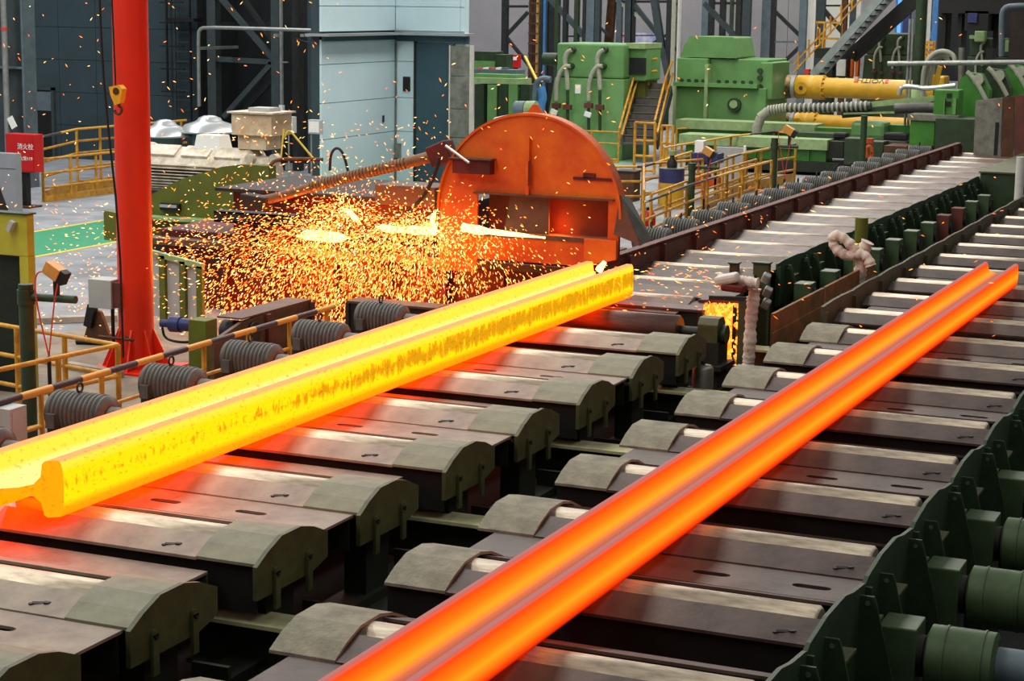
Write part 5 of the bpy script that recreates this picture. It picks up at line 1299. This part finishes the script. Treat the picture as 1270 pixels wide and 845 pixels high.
MB().tube([atY(1078+5*_c(a)*.7, 189+8*_s(a), 53.5) for a in [i*.5 for i in range(14)]], .05, 6, 1).build('coil', 'saw_orange', t); bx(t, 'bracket', 1074, 172, 1082, 178, 53.5, .2, 'saw_orange')
# corrugated grey hose and slanted green arms
t = thing('corrugated_hose', 'thick grey corrugated hose arching right of the green gearbox', 'hose', tuple(atY(938, 170, 57)))
pts = [atY(*p, 57) for p in [(938, 172), (939, 158), (944, 145), (954, 137), (975, 134), (1010, 134), (1045, 133), (1080, 131)]]
MB().tube(pts, .12, 12, 2).build('tube', 'motor_grey', t)
mb = MB()
for i in range(len(pts)-1):
    for f in range(6):
        p = pts[i].lerp(pts[i+1], f/6); d = (pts[i+1]-pts[i]).normalized(); mb.cyl(p-d*.03, p+d*.03, .15, 12)
mb.build('corrugation', 'hose_pale', t)
t = thing('boom', 'long pale green boom slanting over the lower cardan shaft', 'boom', tuple(atY(1100, 130, 57)))
MB().bar(atY(1035, 134, 57.2), atY(1160, 122, 57.2), .14, .16).build('upper_bar', 'green_pale', t); MB().bar(atY(1045, 142, 57.2), atY(1160, 132, 57.2), .2, .22).build('lower_bar', 'green_dark', t)
MB().bar(atY(1046, 141, 57), atY(1130, 139, 57), .06, .06).build('rod', 'green_pale', t)
tag(MB().tube([atY(1110, 135, 56.8), atY(1140, 133, 56.8), atY(1162, 134, 56.8)], .16, 10, 1).build('grey_hose_end', 'motor_grey'), 'thick grey hose end under the slanting green arm', 'hose')
tag(MB().tube([atY(1115, 118, 56.5), atY(1117, 109, 56.5), atY(1124, 107, 56.5), atY(1136, 108, 56.5), atY(1145, 110, 56.5), atY(1160, 109, 56.5), atY(1185, 106, 56.5)], .07, 8, 2).build('silver_pipe', 'vent_grey'), 'bent silver pipe running in front of the green pole', 'pipe')

# ---- right: green housings, steel guard
t = thing('green_pedestal', 'dark green pedestal block at the far end of the middle table', 'machine base', (atY(1160, 190, 54.5).x, 54.5, FZ))
bx(t, 'block', 1127, 148, 1160, 188, 55.4, .8, 'green_bright', .02); bx(t, 'block', 1158, 148, 1210, 192, 55, 1.2, 'green_dark', .02); bx(t, 'top_plate', 1126, 144, 1188, 149, 55.3, 1.0, 'galvanised')
t = thing('green_valve_block', 'bright green slotted valve block on the dark green pedestal', 'valve block', (atY(1175, 145, 55.8).x, 55.8, atY(1175, 145, 55.8).z))
bx(t, 'body', 1157, 112, 1190, 144, 55.8, .7, 'green_bright', .03); bx(t, 'slot', 1174, 116, 1180, 121, 55.76, .1, 'black'); bx(t, 'slot', 1173, 126, 1179, 132, 55.76, .1, 'black'); bx(t, 'rib', 1181, 122, 1186, 142, 55.7, .1, 'green_mach'); bx(t, 'rib', 1170, 122, 1172, 142, 55.7, .1, 'green_mach')
for i in range(4):
    Y = 57.5+i*1.3; x0_ = 1187+i*26; yt_ = 90-i*5
    pol = [atY(*p, Y) for p in [(x0_, 118-i*2), (x0_+4, yt_+8), (x0_+14, yt_), (x0_+30, yt_+2), (x0_+40, 112-i*2), (x0_+36, 186), (x0_+8, 186)]]
    t = thing('green_housing', f'green finned housing with a pale hose behind the steel guard, {ORD[i]} from the left', 'housing', (pol[0].x, Y, FZ))
    MB().prism([(p.x, p.z) for p in pol], 'y', Y, Y+.5).build('side_plate', 'green_bright' if i % 2 == 0 else 'green_dark', t, .03)
    pipe_elbow(t, [(x0_+12, yt_-1), (x0_+18, yt_+4), (x0_+28, yt_+18), (x0_+36, yt_+34)], Y-.12, .07)
    q = atY(x0_+26, yt_+9, Y-.1); MB().cyl((q.x, Y-.15, q.z), (q.x, Y, q.z), .16, 14).build('port', 'hose_pale', t)
t = thing('steel_guard', 'tall grey steel guard plate with rust at the right frame edge', 'guard plate', (atY(1230, 195, 53).x, 53, FZ))
c = [atY(*p, 53) for p in [(1207, 196), (1210, 125), (1243, 121), (1240, 196)]]
MB().prism([(p.x, p.z) for p in c], 'y', 53, 53.1).build('plate', 'galvanised', t)
c = [atY(*p, 52.9) for p in [(1241, 196), (1244, 121), (1258, 119), (1256, 196)]]; MB().prism([(p.x, p.z) for p in c], 'y', 52.9, 53).build('plate', 'rust_brown', t)
c = [atY(*p, 52.8) for p in [(1257, 196), (1259, 119), (1290, 114), (1290, 196)]]; MB().prism([(p.x, p.z) for p in c], 'y', 52.8, 52.9).build('plate', 'rust_wall', t)
bx(t, 'slot', 1232, 152, 1239, 196, 52.98, .03, 'black')
q = atY(1266, 200, 40)
t = thing('white_post', 'slim white post at the right frame edge', 'post', (q.x, 40, FZ))
a, b = at(1267, 252, -.3), atY(1269, 180, 40); MB().cyl((q.x, 40, FZ), (q.x, 40, 1.0), .09, 14).build('post', 'pipe_white', t); MB().cyl((q.x, 40, FZ), (q.x, 40, FZ+.04), .2, 14).build('foot', 'steel_dark', t)

# ---- pole, pipe, hoses, ladder, stair, dark stand
q = atY(1139, 90, 59)
t = thing('green_pole', 'thick green pole rising out of the picture right of the shaft', 'pole', (q.x, 59, FZ))
MB().cyl((q.x, 59, FZ), (q.x, 59, 9), .17, 18).build('shaft', 'green_dark', t); z_ = atY(1136, 118, 59).z; MB().lathe((q.x, 59, z_-.1), (0, 0, 1), [(.32, 0), (.3, .1), (.2, .3)], 18).build('collar', 'green_pale', t)
tag(MB().cyl(atY(1101, 79, 57.5), atY(1290, 77, 57.5), .07, 12).build('level_pipe', 'pipe_grey'), 'long level grey pipe crossing in front of the green pole', 'pipe')
t = thing('pipe_stand', 'thin grey stand carrying the long level grey pipe', 'stand', (atY(1126, 120, 57.6).x, 57.6, FZ))
for px in (1125, 1129): q = atY(px, 100, 57.6); MB().cyl((q.x, 57.6, FZ), (q.x, 57.6, 3.6), .04, 8).build('upright', 'pipe_grey', t)
t = thing('hose_bundle', 'bundle of pale hoses arching over the long level pipe', 'hoses', tuple(atY(1150, 100, 58)))
for i, pts in enumerate(([(1143, 178), (1144, 130), (1144, 106), (1146, 85), (1153, 70), (1165, 63), (1176, 64), (1184, 70), (1184, 80)], [(1148, 106), (1149, 88), (1156, 74), (1167, 66), (1178, 70)], [(1152, 108), (1154, 92), (1160, 76), (1170, 68), (1176, 76)])):
    pipe_elbow(t, pts, 58+i*.15, .07)
t = thing('yellow_ladder', 'short yellow ladder with safety cage beside the green pole', 'ladder', (atY(1153, 62, 63).x, 63, FZ))
for px in (1148, 1158): q = atY(px, 60, 63); MB().box(q.x-.05, q.x+.05, 63, 63.1, FZ, atY(px, 51, 63).z).build('rail', 'yellow_rail', t)
for i in range(8): z_ = atY(1153, 53+i*6, 63).z; a, b = atY(1148, 60, 63), atY(1158, 60, 63); MB().box(a.x, b.x, 62.95, 63.05, z_-.05, z_+.05).build('rung', 'yellow_rail', t)
t = thing('yellow_bracket', 'yellow support bracket below the hose bundle', 'bracket', (atY(1155, 100, 60).x, 60, FZ))
bx(t, 'plate', 1150, 94, 1162, 108, 60, .3, 'yellow_shaft'); MB().bar(atY(1160, 108, 60), atY(1166, 82, 60), .14).build('strut', 'yellow_shaft', t); bx(t, 'post', 1154, 108, 1159, 178, 60, .3, 'steel_dark')
# far hosed green machine
t = hosed_machine('distant dark green machine with pale hoses behind the upper cardan shaft', 68, 1074, 1128, 42, 68, 120, 1066, [(1090, 1), (1113, 1)], .62, ['green_dark'])
t = hosed_machine('most distant green machine half hidden behind the dark mill stand', 72, 1202, 1258, 48, 70, 120, 1196, [(1216, 1)], .6, ['green_dark'])
bx(t, 'pale_cover', 1208, 38, 1222, 52, 71.5, .4, 'green_pale', .05); bx(t, 'pale_strip', 1202, 44, 1212, 48, 71.6, .3, 'green_pale'); bx(t, 'pale_strip', 1246, 50, 1251, 64, 71.6, .3, 'green_pale')
# steep stair with silver stringers
t = thing('steep_stair', 'steep steel stair with silver stringers rising right to the upper edge', 'stair', (atY(1010, 92, 66).x, 66, FZ))
MB().bar(atY(1008, 93, 65.4), atY(1100, -12, 65.4), .12, .26).build('stringer', 'stair_silver', t)
MB().bar(atY(1018, 92, 66.4), atY(1112, -12, 66.4), .12, .26).build('stringer', 'stair_silver', t)
MB().bar(atY(1056, 70, 67), atY(1150, -14, 67), .2, .5).build('under_beam', 'black', t)
MB().bar(atY(1040, 66, 67), atY(1062, 68, 67), .3, .3).build('landing_beam', 'black', t)
for i in range(14):
    f = i/14; a = atY(1010+f*88, 91-f*100, 65.4); b = atY(1019+f*90, 91-f*100, 66.4); MB().bar(a, b, .22, .04).build('tread', 'steel_dark', t)
for off in (10, 20):
    MB().bar(atY(984, 92-off+8, 66.5), atY(1082, -off-6, 66.5), .05).build('handrail', 'yellow_rail', t)
for i in range(6): f = i/6; MB().cyl(atY(990+f*80, 86-f*88, 66.5), atY(990+f*80, 64-f*88, 66.5), .035, 6).build('baluster', 'yellow_rail', t)
t = thing('stair_platform', 'yellow railed platform on a dark green base beside the steep stair', 'platform', (atY(1028, 80, 68).x, 68, FZ))
bx(t, 'base', 1011, 60, 1036, 72, 68, 1.2, 'green_deep'); bx(t, 'support', 1014, 72, 1033, 160, 68.3, .5, 'green_deep'); bx(t, 'column', 1036, 66, 1052, 96, 68.2, .8, 'black'); bx(t, 'floodlight', 1037, 74, 1049, 94, 68.1, .1, 'pipe_white')
for px in (1012, 1022, 1043): bx(t, 'post', px, 27, px+2, 60, 68, .1, 'yellow_rail')
for py in (27, 47): bx(t, 'rail', 1012, py, 1045, py+2, 68, .1, 'yellow_rail')
MB().bar(atY(1020, 60, 68), atY(1023, 28, 68), .06).build('brace', 'yellow_rail', t)
for px in (1053, 1060): bx(t, 'leg', px, 66, px+5, 95, 68.6, .3, 'saw_orange')
bx(t, 'red_block', 997, 86, 1003, 93, 67.6, .3, 'red_paint')
# blue daylight strips far behind
YWn = YR-.3
for i, (x0_, x1_, y0_, y1_) in enumerate(((1112, 1120, -20, 41), (1226, 1231, 22, 42))):
    a, b = atY(x0_, y1_, YWn), atY(x1_, y0_, YWn)
    o = struct(f'window_{i+1}', MB().box(a.x, b.x, YWn, YWn+.1, a.z, b.z), 'window_blue')
    MB().box(a.x-.08, a.x, YWn-.05, YWn+.1, a.z, b.z).build('window_frame', 'blue_steel', o); MB().box(b.x, b.x+.08, YWn-.05, YWn+.1, a.z, b.z).build('window_frame', 'blue_steel', o)
lattice('blue steel uprights between the green pole and the far window', 76, [(1124, 8, 'blue_cyl'), (1133, 5, 'steel_bluegrey'), (1152, 4, 'pipe_white'), (1159, 6, 'blue_steel')], [((1148, 32), (1158, 48), 4, 'blue_steel')])
# dark mill stand
t = thing('mill_stand', 'dark rolling mill stand filling the upper right corner', 'mill stand', (atY(1215, 100, 66).x, 66, FZ))
bx(t, 'crosshead', 1164, -60, 1300, 16, 66, 3, 'black'); bx(t, 'post', 1164, 10, 1174, 78, 66.5, 1, 'black'); bx(t, 'post', 1184, 10, 1194, 95, 66.5, 1, 'steel_dark'); bx(t, 'post', 1230, 14, 1240, 70, 67, 1, 'black')
bx(t, 'screwdown', 1196, 14, 1226, 38, 66, 1.5, 'black'); bx(t, 'column', 1250, 16, 1300, 75, 65.5, 1.2, 'fin_dark'); bx(t, 'screen', 1200, 16, 1212, 28, 65.9, .1, 'blue_cyl'); bx(t, 'drum', 1222, 60, 1232, 72, 65.8, .8, 'black')
bx(t, 'back_screen', 1160, -60, 1300, 100, 74, .3, 'wall_recess')
MB().tube([atY(1242, 70, 64.5), atY(1242, 20, 64.5), atY(1245, 10, 64.5), atY(1254, 7, 64.5), atY(1300, 7, 64.5)], .09, 10, 1).build('bent_pipe', 'steel_bluegrey', t)
q = atY(1197, 60, 62); tag(MB().cyl((q.x, 62, FZ), (q.x-.1, 62, 2.7), .1, 14).build('pale_standpipe', 'galvanised'), 'pale standpipe left of the dark mill stand screen', 'pipe')

# ---- middle: railings, barrel, camera posts
def gp_(x, y): p = at(x, y, FZ); return (p.x, p.y)
H1 = (1.05, .7, .35)
def rail_px(label, pts, hs, striped=True, posts_per=3, r=.035, toe=None):
    run = [gp_(*p) for p in pts]; posts = []
    for a, b in zip(run[:-1], run[1:]):
        n = max(1, int(round(math.dist(a, b)/1.5)))
        posts += [lerp2(a, b, i/n) for i in range(n+1)]
    return railing('yellow_railing', label, [run], FZ, hs, (('rail_striped_x' if striped else 'yellow_rail'),)+('yellow_rail',)*(len(hs)-1), posts, r, toe)
rail_px('yellow railing running right from behind the saw hood', [(762, 262), (796, 262), (856, 238)], H1)
rail_px('nearest yellow railing beside the row of small grey motors', [(797, 318), (850, 292), (900, 272), (955, 252)], H1)
rail_px('yellow railing behind the green camera post on the open floor', [(797, 300), (797, 258), (870, 250)], H1, False)
rail_px('far yellow railing before the green machine bed', [(822, 232), (905, 214), (958, 206), (1002, 212)], H1)
rail_px('yellow railing along the right pit edge among the small motors', [(870, 262), (925, 238), (985, 226)], H1, True, toe=.25)
rail_px('yellow railing before the green gearbox', [(838, 200), (935, 192), (1000, 202)], (1.0, .5), False)
rail_px('slanting yellow railing between the red canister and the small grey motors', [(806, 305), (872, 274), (936, 250)], H1, False)
rail_px('short yellow railing left of the dark green camera post', [(900, 246), (962, 230)], H1, True)
q = at(832, 258, FZ)
t = thing('steel_drum', 'yellow drum with a dark blue top amid the yellow railings', 'drum', (q.x, q.y, FZ))
MB().cyl((q.x, q.y, FZ), (q.x, q.y, FZ+.62), .3, 24).build('body', 'yellow_shaft', t); MB().cyl((q.x, q.y, FZ+.62), (q.x, q.y, FZ+.95), .305, 24).build('blue_band', 'blue_cyl', t); MB().cyl((q.x, q.y, FZ+.95), (q.x, q.y, FZ+.97), .31, 24).build('lid', 'galvanised', t)
t = thing('bottle', 'dark small bottle standing on the blue topped drum', 'bottle', (q.x, q.y, FZ+.97)); MB().lathe((q.x, q.y, FZ+.97), (0, 0, 1), [(.12, 0), (.12, .14), (.06, .22), (.05, .3)], 16).build('body', 'black', t); MB().cyl((q.x, q.y, FZ+1.27), (q.x, q.y, FZ+1.38), .08, 12).build('cap', 'green_pale', t)
q = at(866, 272, FZ); t = thing('tool_cart', 'dark blue tool cart with orange parts behind the green camera post', 'cart', (q.x, q.y, FZ))
c = at(872, 250, FZ); x, y = c.x, c.y
MB().box(x-.35, x+.35, y, y+.5, FZ+.95, FZ+1.2).build('upper_tray', 'blue_cyl', t, .01); MB().box(x-.35, x+.35, y, y+.5, FZ+.35, FZ+.6).build('lower_tray', 'saw_orange', t, .01); MB().box(x-.1, x+.1, y+.1, y+.3, FZ+.6, FZ+.95).build('column', 'steel_bluegrey', t)
for dx in (-.3, .3): MB().box(x+dx-.03, x+dx+.03, y, y+.06, FZ, FZ+1.0).build('leg', 'steel_dark', t)
MB().box(x-.28, x-.05, y+.05, y+.3, FZ+1.2, FZ+1.5).build('white_case', 'white', t, .01)
t = thing('floor_board', 'grey white panel leaning right of the tool cart', 'panel', (at(905, 232, FZ).x, at(905, 232, FZ).y, FZ)); c = at(905, 236, FZ); MB().obox((c.x, c.y, FZ+.6), (.75, .05, 1.1), (.15, 0, 0)).build('sheet', 'box_grey', t); MB().obox((c.x+.4, c.y, FZ+.6), (.06, .07, 1.2), (.15, 0, 0)).build('edge', 'white', t)
q = at(803, 288, FZ); t = thing('red_canister', 'round red canister on the floor right of the saw hood', 'canister', (q.x, q.y, FZ)); MB().lathe((q.x, q.y, FZ), (0, 0, 1), [(.16, 0), (.17, .05), (.17, .38), (.1, .46), (.04, .48)], 20).build('body', 'red_box', t); MB().cyl((q.x, q.y, FZ+.48), (q.x, q.y, FZ+.54), .04, 10).build('valve', 'black', t)
q = at(772, 250, FZ); t = thing('rusty_bin', 'rusty bin half hidden behind the right rim of the saw hood', 'bin', (q.x, q.y, FZ)); MB().box(q.x-.2, q.x+.28, q.y, q.y+.5, FZ, FZ+.72).build('body', 'rust_brown', t); MB().box(q.x-.24, q.x+.32, q.y-.03, q.y+.53, FZ+.72, FZ+.76).build('rim', 'steel_dark', t)
g1 = at(856, 285, FZ); top = atY(856, 203, g1.y); arm = atY(858, 201, g1.y); ae = atY(892, 201, g1.y)
camera_post((g1.x, g1.y, FZ), top.z, arm.z-.1, (ae.x, g1.y, arm.z-.1), .075, 1.1, 'green camera post amid the yellow railings behind the saw', True)
g1 = at(958, 250, FZ); top = atY(957, 171, g1.y); arm = atY(958, 181, g1.y); ae = atY(990, 181, g1.y)
camera_post((g1.x, g1.y, FZ), top.z, arm.z, (ae.x, g1.y, arm.z), .085, 1.3, 'dark green camera post before the green machine bed', True)

# ---- wrapped pipes by the tables
def wrapped(label, pts, Y, r, extra=None):
    P = [atY(x, y, Y+dy) for x, y, dy in pts]
    t = thing('wrapped_pipe', label, 'pipe', tuple(P[-1]))
    random.seed(int(P[0].x*100) % 97)
    MB().tube(P, lambda f: r*(1+.07*_s(f*31)+.09*_s(f*83+1)+.05*_s(f*17+2)), 14, 3).build('lagging', 'lagging', t); return t
wrapped('white wrapped pipe standing beside the glowing scale chute', [(936, 358, 0), (934, 375, 0), (931, 400, 0), (930, 425, 0), (928, 452, 0)], 22.6, .075)
t = wrapped('white wrapped pipe end drooping left over the glowing scale chute', [(940, 352, 0), (925, 350, 0), (908, 348, 0), (890, 345, 0)], 22.5, .07)
t = thing('wrapped_valve', 'white and rust wrapped valve at the top of the wrapped pipe', 'valve', tuple(atY(905, 350, 22.4)))
c = atY(902, 346, 22.35); MB().obox(tuple(c), (.3, .16, .12), (.1, -.25, 0)).build('wrap', 'pipe_white', t, .04); c = atY(910, 357, 22.35); MB().obox(tuple(c), (.3, .15, .1), (0, .05, 0)).build('rusty_body', 'saw_red', t, .03)
MB().bar(atY(880, 369, 22.3), atY(924, 371, 22.3), .06, .05).build('support_bar', 'green_deep', t)
for (px, py) in ((950, 345), (952, 362), (950, 377)): c = atY(px, py, 22.7); MB().obox(tuple(c), (.1, .1, .12), (.3, .4, .2)).build('clamp', 'pipe_grey', t, .02)
t = thing('green_stanchion', 'dark olive stanchion plate left of the white wrapped pipe', 'post', tuple(at(921, 455, -.3)))
a, b = atY(916, 372, 22.75), atY(927, 372, 22.75); z0_ = atY(920, 456, 22.75).z
MB().box(a.x, b.x, 22.75, 22.85, z0_, a.z).build('plate', 'green_olive', t); MB().box(a.x, a.x+.03, 22.85, 23.1, z0_, a.z).build('web', 'green_deep', t)
for (x0_, x1_, yt_, yb_, lab) in ((904, 914, 328, 350, 'short dark upright left of the wrapped valve'), (932, 953, 328, 392, 'green upright end post of the far middle table')):
    a, b = atY(x0_, yb_, 27.6), atY(x1_, yt_, 27.6); tt = thing('table_end_post', lab, 'post', (a.x, 27.6, a.z)); MB().box(a.x, b.x, 27.6, 27.75, a.z-.6, b.z).build('post', 'green_olive' if x0_ > 920 else 'rust_brown', tt); MB().box(a.x-.02, b.x+.02, 27.58, 27.77, b.z, b.z+.02).build('cap', 'green_dark', tt)
wrapped('upright leg of the hooked white wrapped pipe behind the rusty guard', [(1076, 300, 0), (1070, 312, 0), (1067, 335, 0), (1063, 362, 0)], 27.4, .09)
wrapped('looped upper arm of the hooked white wrapped pipe', [(1080, 330, 0), (1076, 318, 0), (1064, 314, 0), (1052, 318, 0), (1040, 312, 0), (1032, 302, 0), (1034, 292, 0), (1045, 294, 0), (1056, 304, 0), (1064, 316, 0)], 27.3, .075)
q = atY(1068, 290, 29.2); tag(MB().cyl((q.x, 29.2, -.6), (q.x, 29.2, q.z+.25), .1, 16).build('green_pipe_post', 'olive_guard'), 'short olive pipe post behind the hooked wrapped pipe', 'post')

# green painted floor patch by the stair
a, b = at(742, 205, FZ), at(800, 181, FZ)
t = thing('painted_floor', 'pale green painted floor patch at the foot of the hosed green machine', 'floor marking', (a.x, a.y, FZ))
xs0, xs1 = at(735, 192, FZ).x, at(806, 192, FZ).x
MB().box(xs0-2, xs1+.6, 50.5, 58, FZ, FZ+.005).build('paint', 'paint_green', t); MB().box(xs0-2, xs1+.6, 50.38, 50.5, FZ, FZ+.006).build('border_line', 'line_yellow', t)
